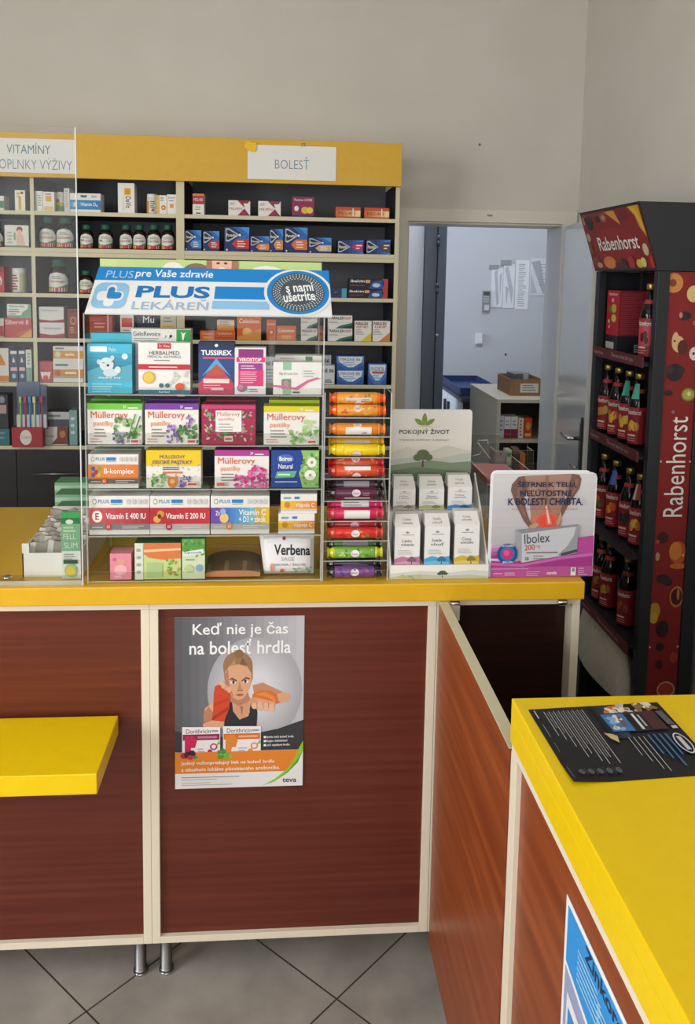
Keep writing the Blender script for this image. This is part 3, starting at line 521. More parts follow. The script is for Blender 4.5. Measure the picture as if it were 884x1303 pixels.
sh('white and dark carton lying on the white and brown carton', (57, 524, 88, 543), pxrect((54, 543, 86, 567), GY, ZF)[3], '#4a4858', [('r', 0, 0, 1, .5, '#b8bbbb'), ('l', .1, .2, .7, 1, .2, .14, '#6c7278')])
sh('teal and white carton near the screen edge, lowest shelf', (88, 522, 98, 546), ZF, '#7fa3a4', [('l', .2, .2, .6, 3, .2, .08, '#d0dada')])
sh('black carton with pink stripe cut by the left edge of the photo, lowest shelf', (-8, 502, 10, 546), pxrect((-8, 546, 12, 566), GY, ZF)[3], '#2a2830', [('r', .2, .3, .9, .55, '#b08a8a'), ('e', .6, .15, .2, .1, '#8a8a90')])
sh('flat teal carton under the black carton, cut by the left edge of the photo', (-8, 546, 12, 566), ZF, '#3a6a74', [('l', .3, .2, .5, 2, .3, .1, '#6a9aa0')])

# ---------------------------------------------------------------- clear safety screen on the counter
Z0 = ZT+.0004
sc = thing('safety_screen', 'tall clear acrylic screen standing on the left of the counter', 'screen', (-.9, 1.92, Z0))
mb = MB(); mb.box(-1.38, -.4425, 1.912, 1.917, Z0, 2.034, ACR, right=EDGE, top=EDGE, left=EDGE, bottom=EDGE); mb.build('clear_pane', sc)
mb = MB(); mb.box(-.4425, -.4405, 1.9118, 1.9172, Z0, 2.034, mat('#dfe3e4', .25)); mb.build('pane_edge', sc, 'bright polished edge')
mb = MB(); mb.box(-1.38, -.444, 1.9175, 1.955, Z0, Z0+.010, ACR, front=EDGE, right=EDGE); mb.build('foot_strip', sc)
a = atZ(4, 741, Z0+.012); mb = MB(); mb.lathe((a.x, 1.935, Z0+.0102), [(0, .011), (.004, .011), (.006, .008)], CHROME, 16); mb.build('screw', sc)
# ---------------------------------------------------------------- goods behind the screen
cx0, cx1 = -.592, -.5005
t = thing('carton_tray', 'white counter carton full of crinkled grey sachets behind the clear screen', 'display tray', (-.53, 2.08, Z0))
mb = MB(); mb.box(cx0, -.455, 1.972, 1.975, Z0, 1.075, CARD); mb.box(cx0, cx0+.003, 1.972, 2.25, Z0, 1.085, CARD); mb.box(-.458, -.455, 1.975, 2.25, Z0, 1.085, CARD); mb.box(cx0, -.455, 2.247, 2.25, Z0, 1.11, CARD); mb.box(cx0+.003, -.458, 1.975, 2.247, Z0, Z0+.003, CARD)
mb.box(cx0, cx0+.016, 1.9715, 1.975, 1.075, 1.098, CARD); mb.build('tray', t)
rn = random.Random(4)
for i in range(8):
    y = 1.988+i*.026; mb = MB(); n = 9; a0 = cx0+.006; wd = -.462-a0
    top = []; bot = []
    for j in range(n+1):
        x = a0+wd*j/n; dz = rn.uniform(-.004, .004); top.append((x, y+.032+rn.uniform(-.005, .005), 1.088+i*.0035+dz)); bot.append((x, y, Z0+.02))
    for j in range(n):
        mb.face([bot[j], bot[j+1], top[j+1], top[j]], '#a39a90' if (i+j) % 3 else '#d9d2ca', True)
        q = [Vector(p)+Vector((0, .007, 0)) for p in (bot[j], bot[j+1], top[j+1], top[j])]; mb.face(q[::-1], '#8c7f78')
        mb.face([top[j], top[j+1], q[2], q[3]], '#c9c0b6' if j % 2 else '#8f6a74')
    mb.build('sachet', None, 'crinkled grey sachet in the white carton, number %d counted from the screen' % (i+1) if i else 'crinkled grey sachet nearest the screen in the white carton', 'sachet', 'sachets in the white carton tray')
x0, x1 = -.4985, -.4555
mb = MB(); mb.box(x0, x1, 1.9285+.028, 1.9715, Z0, 1.176, '#dfe3da', front='#e4e6e0', top='#7fae84')
zf0, zf1 = Z0, 1.176
art(mb, flat((x0, 1.9565, zf1), (x1-x0, 0, 0), (0, 0, zf0-zf1)), [('r', 0, 0, 1, .58, '#7fb48a'), ('r', 0, 0, 1, .17, '#2f7f48'), ('r', 0, .0, 1, .08, '#3fae5a'), ('e', .45, .14, .2, .035, '#e8eee8'), ('l', .12, .21, .8, 2, .05, .03, '#b6dcae'), ('t', 'FELL', .45, .36, .66, .08, '#d6ecd2', 0), ('t', 'SLIM', .5, .49, .7, .085, '#d6ecd2', 0), ('l', .12, .62, .6, 3, .035, .012, '#8a928a'), ('r', .1, .71, .85, .77, '#2f5a40'), ('e', .48, .87, .33, .1, '#a8c88a'), ('e', .46, .88, .24, .07, '#e2cc4a')])
mb.build('lemon_carton', None, 'tall green and white carton with lemon picture standing behind the screen', 'carton')
for i in range(3):
    y = 2.27+i*.09; a = atY(70, 640, y).x; b = -.40+i*.02
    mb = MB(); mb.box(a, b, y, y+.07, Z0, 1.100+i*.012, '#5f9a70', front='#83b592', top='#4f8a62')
    art(mb, flat((a, y, 1.100+i*.012), (b-a, 0, 0), (0, 0, -.082-i*.012)), [('r', 0, .08, 1, .22, '#b8d8c0'), ('r', 0, .4, 1, .5, '#3f7a54'), ('l', .1, .6, .7, 2, .15, .06, '#d0e2d4')])
    mb.build('green_carton', None, ['pale green carton right behind the sachet tray', 'pale green carton in the middle of the row behind the sachet tray', 'pale green carton farthest back near the counter edge'][i], 'carton', 'green cartons behind the screen')

# ---------------------------------------------------------------- five tier counter display with slanted header
DX0, DX1, DYF, DYB = -.434, .101, 1.924, 2.19
ds = thing('counter_display', 'clear five-tier acrylic counter display with slanted blue and white header', 'display', (-.166, 2.05, Z0))
for x, nm in ((DX0, 'side_panel'), (DX1-.003, 'side_panel')):
    mb = MB(); mb.box(x, x+.003, DYF, DYB, Z0, 1.636, ACR, front=EDGE, back=EDGE, top=EDGE); mb.build(nm, ds)
mb = MB(); mb.box(DX0+.003, DX1-.003, DYB-.003, DYB, Z0, 1.70, ACR); mb.build('back_panel', ds)
TZ = [1.0235, 1.130, 1.239, 1.340, 1.456]
for z in TZ:
    mb = MB(); mb.box(DX0+.0031, DX1-.0031, DYF, DYB-.0032, z-.003, z, ACR, front=EDGE); mb.build('tier_shelf', ds)
for z, h in zip(TZ, (.022, .028, .028, .028, .016)):
    mb = MB(); mb.box(DX0+.0031, DX1-.0031, DYF-.002, DYF-.0004, z-.003, z+h, ACR, top=EDGE); mb.build('front_lip', ds)
# header: a leaning card
BLp, BRp, TLp, TRp = Vector((-.427, 1.908, 1.637)), Vector((.116, 1.908, 1.637)), Vector((-.417, 2.02, 1.739)), Vector((.113, 2.02, 1.739))
mb = MB(); off = Vector((0, .003, -.003))
mb.hexa([BLp, BRp, TRp, TLp], [p+off for p in (BLp, BRp, TRp, TLp)], '#e9ebec')
U, V = (TRp-TLp), (BLp-TLp); W, H = U.length, V.length; asp = W/H
fn0 = lambda x, y, h: (TLp.lerp(BLp, y)).lerp(TRp.lerp(BRp, y), x)+Vector((0, -.67, .74))*h
BLUE, LB = '#1b86d2', '#8fc3e8'
it = [('r', 0, 0, 1, .295, BLUE), ('t', 'PLUS', .098, .165, .115, .16, '#a8cdea', .0), ('t', 'pre Vaše zdravie', .33, .155, .33, .21, '#f2f5f8', .012), ('t', 'PLUS', .338, .535, .305, .255, '#1f74bc', .035), ('t', 'LEKÁREŇ', .335, .80, .31, .22, '#9fb9d2', .012), ('r', .51, .40, .735, .67, BLUE), ('r', .505, .71, .74, .88, LB)]
def rr(x0, y0, x1, y1, rx, ry, c, n=5):
    pts = []
    for cx, cy, a0 in ((x1-rx, y0+ry, -90), (x1-rx, y1-ry, 0), (x0+rx, y1-ry, 90), (x0+rx, y0+ry, 180)):
        for i in range(n+1): a = math.radians(a0+90*i/n); pts.append((cx+rx*math.cos(a), cy+ry*math.sin(a)))
    return ('p', pts, c)
it += [rr(.012, .355, .152, .90, .03, .16, LB), rr(.028, .54, .136, .74, .018, .09, '#e9ebec'), rr(.062, .40, .103, .86, .018, .08, '#e9ebec'), rr(.068, .45, .096, .70, .013, .06, '#2f86cc'), rr(.068, .56, .128, .70, .014, .06, '#2f86cc')]
cxr, cyr = .862, .50
for rx, ry, c in ((.145, .515, '#e9ebec'), (.133, .475, '#1d84cf'), (.113, .415, '#4a5560')): it.append(('e', cxr, cyr, rx, ry, c, 40))
for k, (q, n) in enumerate(((.105, 46), (.096, 44), (.087, 42), (.079, 38))):
    it.append(('d', [(cxr+q*math.cos(2*math.pi*(i+.5*(k % 2))/n), cyr+q*3.67*math.sin(2*math.pi*(i+.5*(k % 2))/n)) for i in range(n)], .0028, .0105, '#dfe6ea'))
it += [('t', 's nami', .868, .40, .118, .19, '#f4f6f8', .02, .12, asp), ('t', 'ušetríte', .866, .60, .135, .20, '#f4f6f8', .02, .12, asp)]
art(mb, fn0, it, eps=.00008); mb.build('header_card', ds, 'slanted blue and white header with round grey badge')
gx0, gx1, _, gz1 = pxrect((128, 326, 409, 345), 2.03); mb = MB(); mb.box(gx0, gx1, 2.024, 2.027, 1.64, atY(268, 331.5, 2.024).z, '#b6cc84')
gt1 = atY(268, 331.5, 2.024).z
hh = .05
art(mb, flat((gx0, 2.024, gt1), (gx1-gx0, 0, 0), (0, 0, -hh)), [('g', 0, 0, .3, 1, 4, '#c3d48e', '#b4cc80', 'x'), ('e', .325, .5, .05, .4, '#e6ddd0'), ('e', .43, .52, .06, .38, '#7d5f4a'), ('e', .33, .6, .04, .2, '#d9a98c'), ('r', .475, 0, .62, 1, '#9c6b48'), ('p', [(.5, 0), (.59, 0), (.588, .4), (.565, .68), (.545, .74), (.525, .68), (.502, .4)], '#e0ac90'), ('e', .545, .42, .02, .1, '#f0e6e0'), ('e', .528, .12, .008, .05, '#4a3628'), ('e', .562, .12, .008, .05, '#4a3628'), ('e', .75, .8, .1, .6, '#dfe2d8')])
mb.build('photo_card', ds, 'green picture card standing behind the header')
# boxes on the tiers
TY = 1.932; GD = 'boxes in the clear counter display'
def dsp(label, r, tier, front, items, **k):
    k.setdefault('depth', .045); k.setdefault('group', GD); k['xlim'] = (DX0+.0036, DX1-.0036); zz = TZ[tier] if isinstance(tier, int) else tier; k['zmax'] = min([q for q in TZ if q > zz+.03]+[9])-.0045; return pack(label, r, k.pop('Y', TY), TZ[tier] if isinstance(tier, int) else tier, front, items, **k)
# top tier
dsp('turquoise carton with a sleeping white bear on the top tier', (111.5, 437.5, 168, 501), 4, '#48b8d4', [('r', 0, .19, 1, .75, '#2d7f9c'), ('g', 0, .19, 1, .5, 4, '#3fa0c0', '#2f86a4', 'y'), ('r', .06, .05, .44, .16, '#e8f2f4'), ('t', 'Pelo', .56, .11, .16, .08, '#d0ecf2'), ('e', .84, .25, .07, .06, '#d6ecf2'), ('p', [(0, .55), (.3, .45), (.6, .5), (1, .4), (1, .75), (0, .75)], '#5aa6bc'), ('e', .26, .36, .05, .05, '#c2d2d6'), ('e', .56, .28, .05, .05, '#c2d2d6'), ('e', .43, .41, .16, .14, '#cfdcdf'), ('e', .52, .58, .17, .08, '#c4d3d8'), ('e', .68, .52, .07, .07, '#d4e0e2'), ('e', .46, .43, .03, .025, '#2a3a44'), ('e', .36, .38, .03, .008, '#5a6a72'), ('e', .56, .36, .03, .008, '#5a6a72'), ('t', 'sladké sny', .5, .68, .5, .05, '#e8f4f8'), ('l', .1, .8, .7, 4, .05, .015, '#a8dce8')], side='#3a9cb8')
dsp('second turquoise carton peeking up behind the sleeping bear carton', (114, 424, 168, 501), 4, '#3fb0cc', [('r', .0, .0, 1, .16, '#56c0d8')], Y=TY+.052)
dsp('white herbal carton with a red band and golden seal on the top tier', (176, 436, 242, 501), 4, '#e8e6e2', [('r', .37, .01, .63, .12, '#c22a36'), ('t', 'Dr. Weiss', .5, .065, .2, .05, '#f0dede'), ('t', 'HERBALMED', .5, .20, .58, .075, '#3a4048', .012), ('t', 'MEDICAL ANTIVIRUS', .5, .275, .64, .045, '#5a6068'), ('l', .3, .335, .5, 1, .1, .02, '#8a8f94'), ('r', 0, .42, 1, .525, '#c02c38'), ('l', .2, .465, .6, 1, .1, .02, '#f0d6d8'), ('e', .2, .68, .12, .12, '#d2a83c'), ('e', .2, .68, .1, .1, '#e6c45a'), ('e', .44, .835, .045, .045, '#3a6a7c'), ('e', .56, .835, .045, .045, '#3a6a7c'), ('e', .8, .86, .09, .08, '#d0542a'), ('s', .6, .56, .95, .8, 14, .04, .04, ['#d2cec8', '#c9c4bc']), ('r', 0, .92, 1, 1, '#2f6a86'), ('t', 'herbal', .5, .958, .2, .04, '#dde8ee')])
dsp('white carton with music notes and green square behind the herbal carton', (167.5, 418.5, 242.5, 501), 4, '#e6e5e0', [('t', 'GeloRevoice', .26, .08, .46, .075, '#5a6458', .005), ('l', .04, .15, .5, 2, .035, .014, '#9a9f98'), ('r', .76, .01, 1, .21, '#2f9a48'), ('p', [(.86, .18), (.85, .08), (.83, .05), (.88, .07), (.92, .05), (.9, .09), (.88, .18)], '#e8f2e8'), ('t', '♪ ♫', .62, .12, .12, .06, '#555555')], Y=TY+.052)
dsp('dark blue and pink throat carton on the top tier', (252.5, 435.5, 298, 502), 4, '#2a4c86', [('g', 0, 0, 1, .2, 3, '#16244e', '#1c3266', 'y'), ('p', [(0, .8), (.5, .4), (1, .8), (1, 1), (0, 1)], '#c23a5a'), ('p', [(.1, .65), (.5, .3), (.9, .65), (.5, .45)], '#5aa0d6'), ('p', [(.2, .62), (.5, .42), (.75, .56), (.6, .66)], '#b8543c'), ('t', 'TUSSIREX', .5, .2, .86, .1, '#f2f2f4', .03), ('r', .12, .28, 1, .32, '#d0486a'), ('e', .5, .06, .05, .03, '#e8e8ec'), ('r', .14, .7, .86, .785, '#ead6c8'), ('l', .14, .82, .7, 2, .05, .015, '#e8b8c4'), ('r', .36, .87, .7, .92, '#e8c0cc')], side='#1f2f58')
dsp('white and magenta virus carton on the top tier', (298.5, 442.5, 338, 502.5), 4, '#e9e4e8', [('r', .12, .03, .92, .2, '#8a2a7a'), ('r', .06, .2, .98, .31, '#d83a74'), ('t', 'VIROSTOP', .5, .255, .72, .075, '#f6ecf2', .025), ('r', .12, .33, .9, .48, '#9a3a94'), ('r', .12, .48, .92, .82, '#d43a78'), ('l', .2, .38, .6, 2, .05, .02, '#e8d0e6'), ('l', .18, .51, .66, 6, .045, .016, '#f0b8cc'), ('e', .24, .86, .16, .09, '#8a6a86'), ('e', .2, .85, .08, .06, '#c87a8a'), ('l', .45, .88, .45, 2, .045, .018, '#777777')])
dsp('white carton with pink swoosh and green stripe at the right of the top tier', (347.5, 461, 409, 503), 4, '#e8e6e3', [('r', .2, 0, .37, 1, '#8fc0a0'), ('r', .18, .24, .9, .5, '#e8e6e3'), ('t', 'hydroactiv', .32, .36, .38, .12, '#6a7470'), ('r', .17, .53, .36, .82, '#6f8a70'), ('e', .27, .66, .06, .1, '#b08a90'), ('p', [(0, .7), (.2, .72), (.45, .78), (.7, .55), (.9, .46), (1, .5), (.9, .52), (.72, .62), (.5, .86), (.2, .8), (0, .76)], '#d2648e'), ('r', .6, .1, .61, .5, '#d8d4d0'), ('l', .63, .25, .3, 3, .08, .03, '#a8aaa8'), ('l', .4, .9, .2, 1, .1, .05, '#55585a')], depth=.04)
dsp('white and green carton standing behind the pink swoosh carton', (350, 452.5, 409, 503), 4, '#dbdad5', [('r', .65, .02, .8, .14, '#5a8a5e'), ('l', .1, .06, .4, 1, .1, .03, '#aaaaaa')], Y=TY+.046)
# lozenges
def mull(top, word, plant, xs=.42):
    return [('r', 0, 0, 1, .15, top), ('t', '24', .68, .075, .05, .07, '#eeeeee', .01), ('l', .74, .09, .24, 1, .1, .03, '#e2e2e2'), ('t', 'Müllerovy', .40, .30, .68, .22, '#d4592e', .015), ('t', 'pastilky', .29, .50, .36, .16, '#e08a62', .005)] + [('l', .12, .62, .3, 3, .08, .03, '#8a8a84'), ('l', .04, .86, .28, 2, .06, .02, '#d98a78')] + plant + [('r', .78, .86, .96, .98, '#e9e2dc'), ('r', .8, .89, .94, .95, '#cf5a4a')]
GRN, PUR, PNK = ['#5f8a4a', '#7fae5c', '#8fbf6a', '#4c7a3e'], ['#8a6ab0', '#a88ac4', '#6a4f8c'], ['#c83a86', '#e070ae', '#d8509a', '#b02a72']
def top2(label, r, Y, z, c, **k): return dsp(label, r, z, '#e3e1dc', [('r', 0, 0, 1, .15, c)], Y=Y, top=c, side='#d8d6d0', **k)
WB = '#e8e6e0'
dsp('white lozenge carton with bright green band and sage leaves, second tier', (111.5, 513.5, 180.5, 566), 3, WB, mull('#6fc044', '', [('s', .5, .35, .97, .97, 40, .05, .07, GRN), ('s', .46, .7, .75, .97, 22, .035, .045, PUR), ('p', [(.72, .9), (.74, .9), (.9, .25), (.87, .25)], '#5f9a4a'), ('p', [(.8, .9), (.82, .9), (.99, .3), (.96, .3)], '#4a7a3a')]), top='#5fae3a')
dsp('white lozenge carton with purple band and lavender sprigs, second tier', (184.5, 513.5, 252.5, 566), 3, WB, mull('#7a3c9c', '', [('s', .6, .55, .97, .95, 40, .05, .06, ['#4f7a44', '#6a9a58', '#3f6a3a']), ('s', .42, .55, .62, .97, 26, .035, .045, PUR), ('s', .78, .3, .92, .6, 16, .025, .05, PUR)]), top='#6a3090')
dsp('crimson lozenge carton framed by printed flowers, second tier', (256.5, 514.5, 325, 564.5), 3, '#a8284e', [('s', .06, .14, .94, .9, 130, .035, .05, ['#4f8a54', '#7fae74', '#c890a8', '#b8668a', '#c8b8b4', '#3f6a44']), ('r', .0, .02, 1, .11, '#c83f72'), ('r', .26, .15, .74, .68, '#ece8e4'), ('t', 'Müllerovy', .5, .25, .42, .13, '#d4592e', .015), ('t', 'pastilky', .46, .37, .3, .09, '#e0805c'), ('l', .32, .48, .34, 3, .07, .02, '#8a8a86'), ('r', .42, .78, .58, .92, '#e2c4bc'), ('r', .44, .83, .56, .88, '#c85040')], top='#8a2040')
dsp('white lozenge carton with yellow green band and lime leaves, second tier', (335.5, 517, 406, 566), 3, WB, mull('#dccb20', '', [('s', .45, .62, .97, .98, 46, .045, .06, ['#8fb86a', '#a8cc84', '#6f9a50', '#b8d498']), ('s', .72, .35, .97, .65, 20, .045, .06, ['#a8cc84', '#b8d498'])]), top='#a8c41e')
top2('second lozenge carton behind the bright green banded one', (115, 508, 179, 566), TY+.05, TZ[3], '#5fae3a'); top2('second lozenge carton behind the purple banded one', (190, 508, 252, 566), TY+.05, TZ[3], '#6a3090')
dsp('second crimson carton behind the flower framed one', (262, 509, 325, 566), TZ[3], '#8a2040', [('r', 0, 0, 1, .15, '#9a3050')], Y=TY+.05); top2('second lozenge carton behind the yellow green banded one', (342, 509, 406, 566), TY+.05, TZ[3], '#b4c82a')
# third tier
def plusbox(c1, c2, title, tx, tw, badge, extra=(), th=.2, two=None):
    it = [('e', .09, .145, .035, .07, '#6aa04a'), ('e', .09, .145, .025, .05, '#e8e6e0'), ('t', 'PLUS', .24, .14, .18, .1, '#7f9fc4', .02), ('r', .36, .09, .55, .18, '#2f7fc0'), ('r', .36, .2, .55, .215, '#5f9a5a')]
    it += [rr(.62+.09*i, .08, .685+.09*i, .21, .02, .04, '#c4c6c4', 2) for i in range(4)] + [('g', 0, .30, 1, .72, 7, c1, c2, 'x')]+list(extra)+[('t', title, tx, .51 if not two else .42, tw, th, '#f6f2ee', .012)]
    if two: it.append(('t', two, tx, .60, tw, .15, '#f6f2ee', .012))
    return it+[('r', 0, .72, 1, .86, badge[0]), ('l', .05, .79, .22, 1, .1, .02, '#dddddd'), ('l', .55, .76, .4, 2, .05, .015, '#e2e2e2'), ('e', .32, .78, .055, .1, badge[1]), ('t', '60', .32, .78, .05, .08, '#f4ece8')]
dsp('white and orange vitamin carton at the left of the third tier', (112.5, 578, 176, 620.5), 2, '#e5e4df', plusbox('#e08a40', '#d97a34', 'B-komplex', .62, .60, ('#6a6662', '#d8642c'), [('e', .1, .42, .04, .07, '#4a5a9a'), ('e', .22, .42, .04, .07, '#7f9a4a'), ('e', .16, .52, .04, .07, '#a83a3a'), ('e', .1, .6, .04, .07, '#7a4a8a'), ('e', .22, .6, .04, .07, '#d8a840')]), side='#c9c4bc')
dsp('yellow topped children lozenge carton with an orange bear, third tier', (186, 573, 255.5, 621), 2, '#e8e6de', [('r', 0, 0, 1, .42, '#ecc81e'), ('s', .02, .3, .98, .8, 40, .015, .022, ['#8a6ab0', '#d8704a', '#5f8a4a', '#c8b03a']), ('t', 'MÜLLEROVY', .48, .16, .46, .11, '#3a4a8c', .01), ('t', 'DETSKÉ PASTILKY', .48, .30, .72, .12, '#3a4a8c', .01), ('l', .3, .44, .5, 2, .05, .025, '#55587c'), ('r', .3, .56, .66, .61, '#d8704a'), ('s', .1, .62, .36, .96, 26, .03, .05, GRN), ('s', .6, .68, .82, .96, 20, .03, .05, PUR), ('e', .48, .84, .09, .15, '#d8843c'), ('e', .41, .71, .03, .045, '#d8843c'), ('e', .55, .71, .03, .045, '#d8843c'), ('e', .48, .82, .05, .06, '#f0bc80'), ('r', .74, .83, .94, .95, '#ecd8d0'), ('r', .76, .86, .92, .92, '#c85a4a')], top='#d8b818')
dsp('white lozenge carton with magenta band and pink blossom, third tier', (273, 573, 342, 622), 2, WB, mull('#b03a94', '', [('s', .38, .68, .97, .98, 60, .045, .06, PNK), ('s', .62, .42, .97, .7, 34, .045, .06, PNK)])[:-2]+[('r', .04, .87, .18, .94, '#d86a50')], top='#9a2f80')
dsp('dark blue herbal carton with white blossoms, right end of the third tier', (345, 573, 405.5, 621.5), 2, '#1d4298', [('p', [(.62, 0), (1, 0), (1, 1), (.66, 1), (.58, .6), (.7, .3)], '#8fc06a'), ('s', .64, .1, .98, .95, 30, .05, .06, ['#6fa24e', '#a8d088', '#5a8a44']), ('e', .85, .32, .1, .13, '#e8ece2'), ('e', .82, .66, .12, .14, '#e8ece2'), ('e', .85, .32, .03, .04, '#b08a6a'), ('e', .82, .66, .03, .04, '#b08a6a'), ('e', .3, .22, .18, .12, '#4a6ab8'), ('t', 'Boiron', .3, .22, .26, .12, '#eef2f8', .03), ('t', 'Natural', .3, .42, .3, .13, '#eef2f8', .01), ('p', [(.12, .56), (.54, .54), (.48, .72), (.08, .74)], '#5fae84'), ('l', .08, .82, .5, 1, .1, .03, '#b8c8e4'), ('l', .14, .62, .3, 1, .1, .04, '#d4eadc')], top='#16244a', side='#16244a')
top2('second vitamin carton behind the orange one', (120, 571, 180, 621), TY+.05, TZ[2], '#9ab49a'); dsp('red carton lying behind the children lozenge carton', (192, 566.5, 250, 621), TZ[2], '#8c2434', [], Y=TY+.06)
# fourth tier
dsp('white and red vitamin carton with a letter in a white circle, fourth tier', (113.5, 631, 190, 680), 1, '#e6e4e0', plusbox('#c4585c', '#a8323c', 'Vitamín E 400 IU', .61, .66, ('#8a8684', '#c84a4a'), [('e', .135, .52, .085, .15, '#efe8e4'), ('t', 'E', .135, .52, .06, .17, '#8a4a4a', .02)], .15))
dsp('white and red vitamin carton with golden capsules, fourth tier', (190.8, 631, 266.5, 680), 1, '#e6e4e0', plusbox('#b02a32', '#c03038', 'Vitamín E 200 IU', .60, .66, ('#c9b8bc', '#b82c34'), [('e', .12, .6, .06, .09, '#d8a84a'), ('e', .18, .46, .06, .09, '#c8923a'), ('e', .16, .52, .03, .06, '#5a2a2a')], .15))
dsp('white, purple and yellow vitamin carton in the middle of the fourth tier', (268, 631, 342.5, 680), 1, '#e6e4e0', plusbox('#6a4aa8', '#d8b83a', 'Vitamín C', .71, .46, ('#b8b4b0', '#e08a3a'), [('g', .25, .30, .75, .72, 6, '#3f74c4', '#6fb8c8', 'x'), ('t', 'Zn', .12, .44, .07, .12, '#e8e4f0', .02), ('e', .23, .57, .075, .13, '#e6c070'), ('e', .21, .4, .05, .08, '#8fb0dc')], .15, '+ D3 + zinok'))
def vc(): return [('l', .08, .16, .3, 1, .1, .1, '#7f9fb4'), ('r', .38, .14, .52, .26, '#2f7fc0'), ('g', 0, .36, 1, .76, 5, '#ecc23a', '#e0862e', 'x'), ('e', .18, .55, .08, .16, '#c88a2a'), ('t', 'Vitamín C', .67, .56, .52, .22, '#f8eee0', .01), ('r', 0, .76, 1, .86, '#cfc8c0')]
c2 = dsp('small white and orange vitamin carton, lower of the two on the fourth tier', (354, 653.5, 400, 680.5), 1, '#e8e6e1', vc())
dsp('small white and orange vitamin carton, upper of the two on the fourth tier', (357, 628.5, 403, 653.5), pxrect((354, 653.5, 400, 680.5), TY, TZ[1])[3], '#e8e6e1', vc())
top2('second vitamin carton behind the one with the letter circle', (118, 624, 190, 680), TY+.05, TZ[1], '#c4c8c0'); top2('second vitamin carton behind the one with golden capsules', (194, 624, 264, 680), TY+.05, TZ[1], '#c4c8c0'); top2('second vitamin carton behind the purple and yellow one', (270, 623, 340, 680), TY+.05, TZ[1], '#c4c2bc')
# bottom tier
dsp('small pink carton alone at the left of the bottom tier', (140, 704.5, 167, 738), 0, '#e08c9c', [('e', .52, .3, .2, .12, '#d8a080'), ('e', .5, .62, .3, .2, '#eab0b8'), ('l', .2, .85, .6, 2, .06, .02, '#f4d4da'), ('e', .2, .22, .08, .06, '#c86a80')])
dsp('green carton with orange slices on the bottom tier', (171.5, 691, 230, 738), 0, '#c3d48c', [('p', [(.2, 0), (1, 0), (1, .42), (.6, .46), (.3, .4), (.2, .3)], '#d87a44'), ('p', [(.2, .18), (1, .14), (1, .2), (.2, .25)], '#ecc89c'), ('s', .65, .45, .98, .9, 20, .05, .06, ['#6f9a40', '#8ab84e', '#d8843c']), ('r', 0, 0, .18, 1, '#dadfd0'), ('r', .26, .55, .6, .95, '#a8c488'), ('l', .04, .15, .1, 4, .2, .08, '#9aa89c')], top='#3f6a48')
dsp('narrow green and white carton with a blue bow, bottom tier', (231.5, 686, 260.5, 737.5), 0, '#cfdcb8', [('r', 0, 0, 1, .3, '#5a9a48'), ('s', .05, .05, .95, .45, 20, .1, .05, ['#4a8a3c', '#7fb45c']), ('p', [(.05, .32), (.95, .24), (.95, .36), (.05, .44)], '#dfe6e2'), ('t', 'Lipovník', .5, .34, .76, .07, '#4a5a78', .01), ('l', .15, .5, .7, 1, .1, .03, '#8a9a7a'), ('e', .76, .72, .16, .09, '#7aa2cc'), ('e', .3, .74, .2, .1, '#b8cc8c')], side='#5f9a50')
# amber pouch lying on the bottom tier
x0, x1, z0, z1 = pxrect((261.5, 702, 331, 736), TY+.01, TZ[0])
t = thing('snack_pouch', 'flat brown pouch with an orange foot lying on the bottom tier', 'pouch', ((x0+x1)/2, TY+.05, TZ[0]))
mb = MB(); n = 12
prof = [((j/n), .018+.05*math.sin(math.pi*j/n)**.5) for j in range(n+1)]
ring = [[(x0+(x1-x0)*u, TY+.012+.07*v, TZ[0]+.0006+(z1-z0)*math.sin(math.pi*min(max(u, .02), .98))**.16*(.24+.42*v)) for u, _ in prof] for v in (0, .5, 1)]
for k in range(2):
    for j in range(n): mb.face([ring[k][j], ring[k][j+1], ring[k+1][j+1], ring[k+1][j]], '#5f4d38' if (k or j % 4) else '#7a6a4c', True)
bt = [(p[0], p[1], TZ[0]+.0004) for p in ring[0]]; bb = [(p[0], p[1], TZ[0]+.0004) for p in ring[2]]
for j in range(n): mb.face([bt[j], bt[j+1], ring[0][j+1], ring[0][j]], '#c98a58', True); mb.face([bt[j+1], bt[j], bb[j], bb[j+1]], '#7a6448'); mb.face([bb[j+1], bb[j], ring[2][j], ring[2][j+1]], '#7a6448')
mb.build('pouch', t)
# pillow pouch with black lettering
x0, x1, z0, z1 = pxrect((326, 683, 403, 736), TY+.004, TZ[0])
t = thing('sweets_bag', 'white pillow bag of sweets with large black word, right end of bottom tier', 'sweets bag', ((x0+x1)/2, TY+.04, TZ[0]))
mb = MB(); nx, nz = 14, 10; LEAN = .10
def pil(u, v, s):
    bul = (max(0, 1-(2*u-1)**4)*max(0, 1-(2*v-1)**4))**.6
    q = .03*math.sin(u*9)*math.sin(v*3)*.2
    return Vector((x0+.006+(x1-x0-.012)*(u+.05*(v-.5)*0)+(.012*(1-v) if u < .3 else 0)*(1-u/.3 if u < .3 else 0), TY+.030-s*.020*bul+q*.05+.01*v, TZ[0]+.0006+(z1-z0)*(v-.10*(1-v)*(1-abs(2*u-1))*0)*(.93+.07*math.cos((u-.45)*3))))
for s in (1, -1):
    for i in range(nx):
        for j in range(nz):
            f = [pil(i/nx, j/nz, s), pil((i+1)/nx, j/nz, s), pil((i+1)/nx, (j+1)/nz, s), pil(i/nx, (j+1)/nz, s)]
            mb.face(f if s > 0 else f[::-1], '#e4e3e6', True)
fnb = lambda x, y, h: pil(min(max(x, 0), 1), min(max(1-y, 0), 1), 1)+Vector((0, -h-.0004, 0))
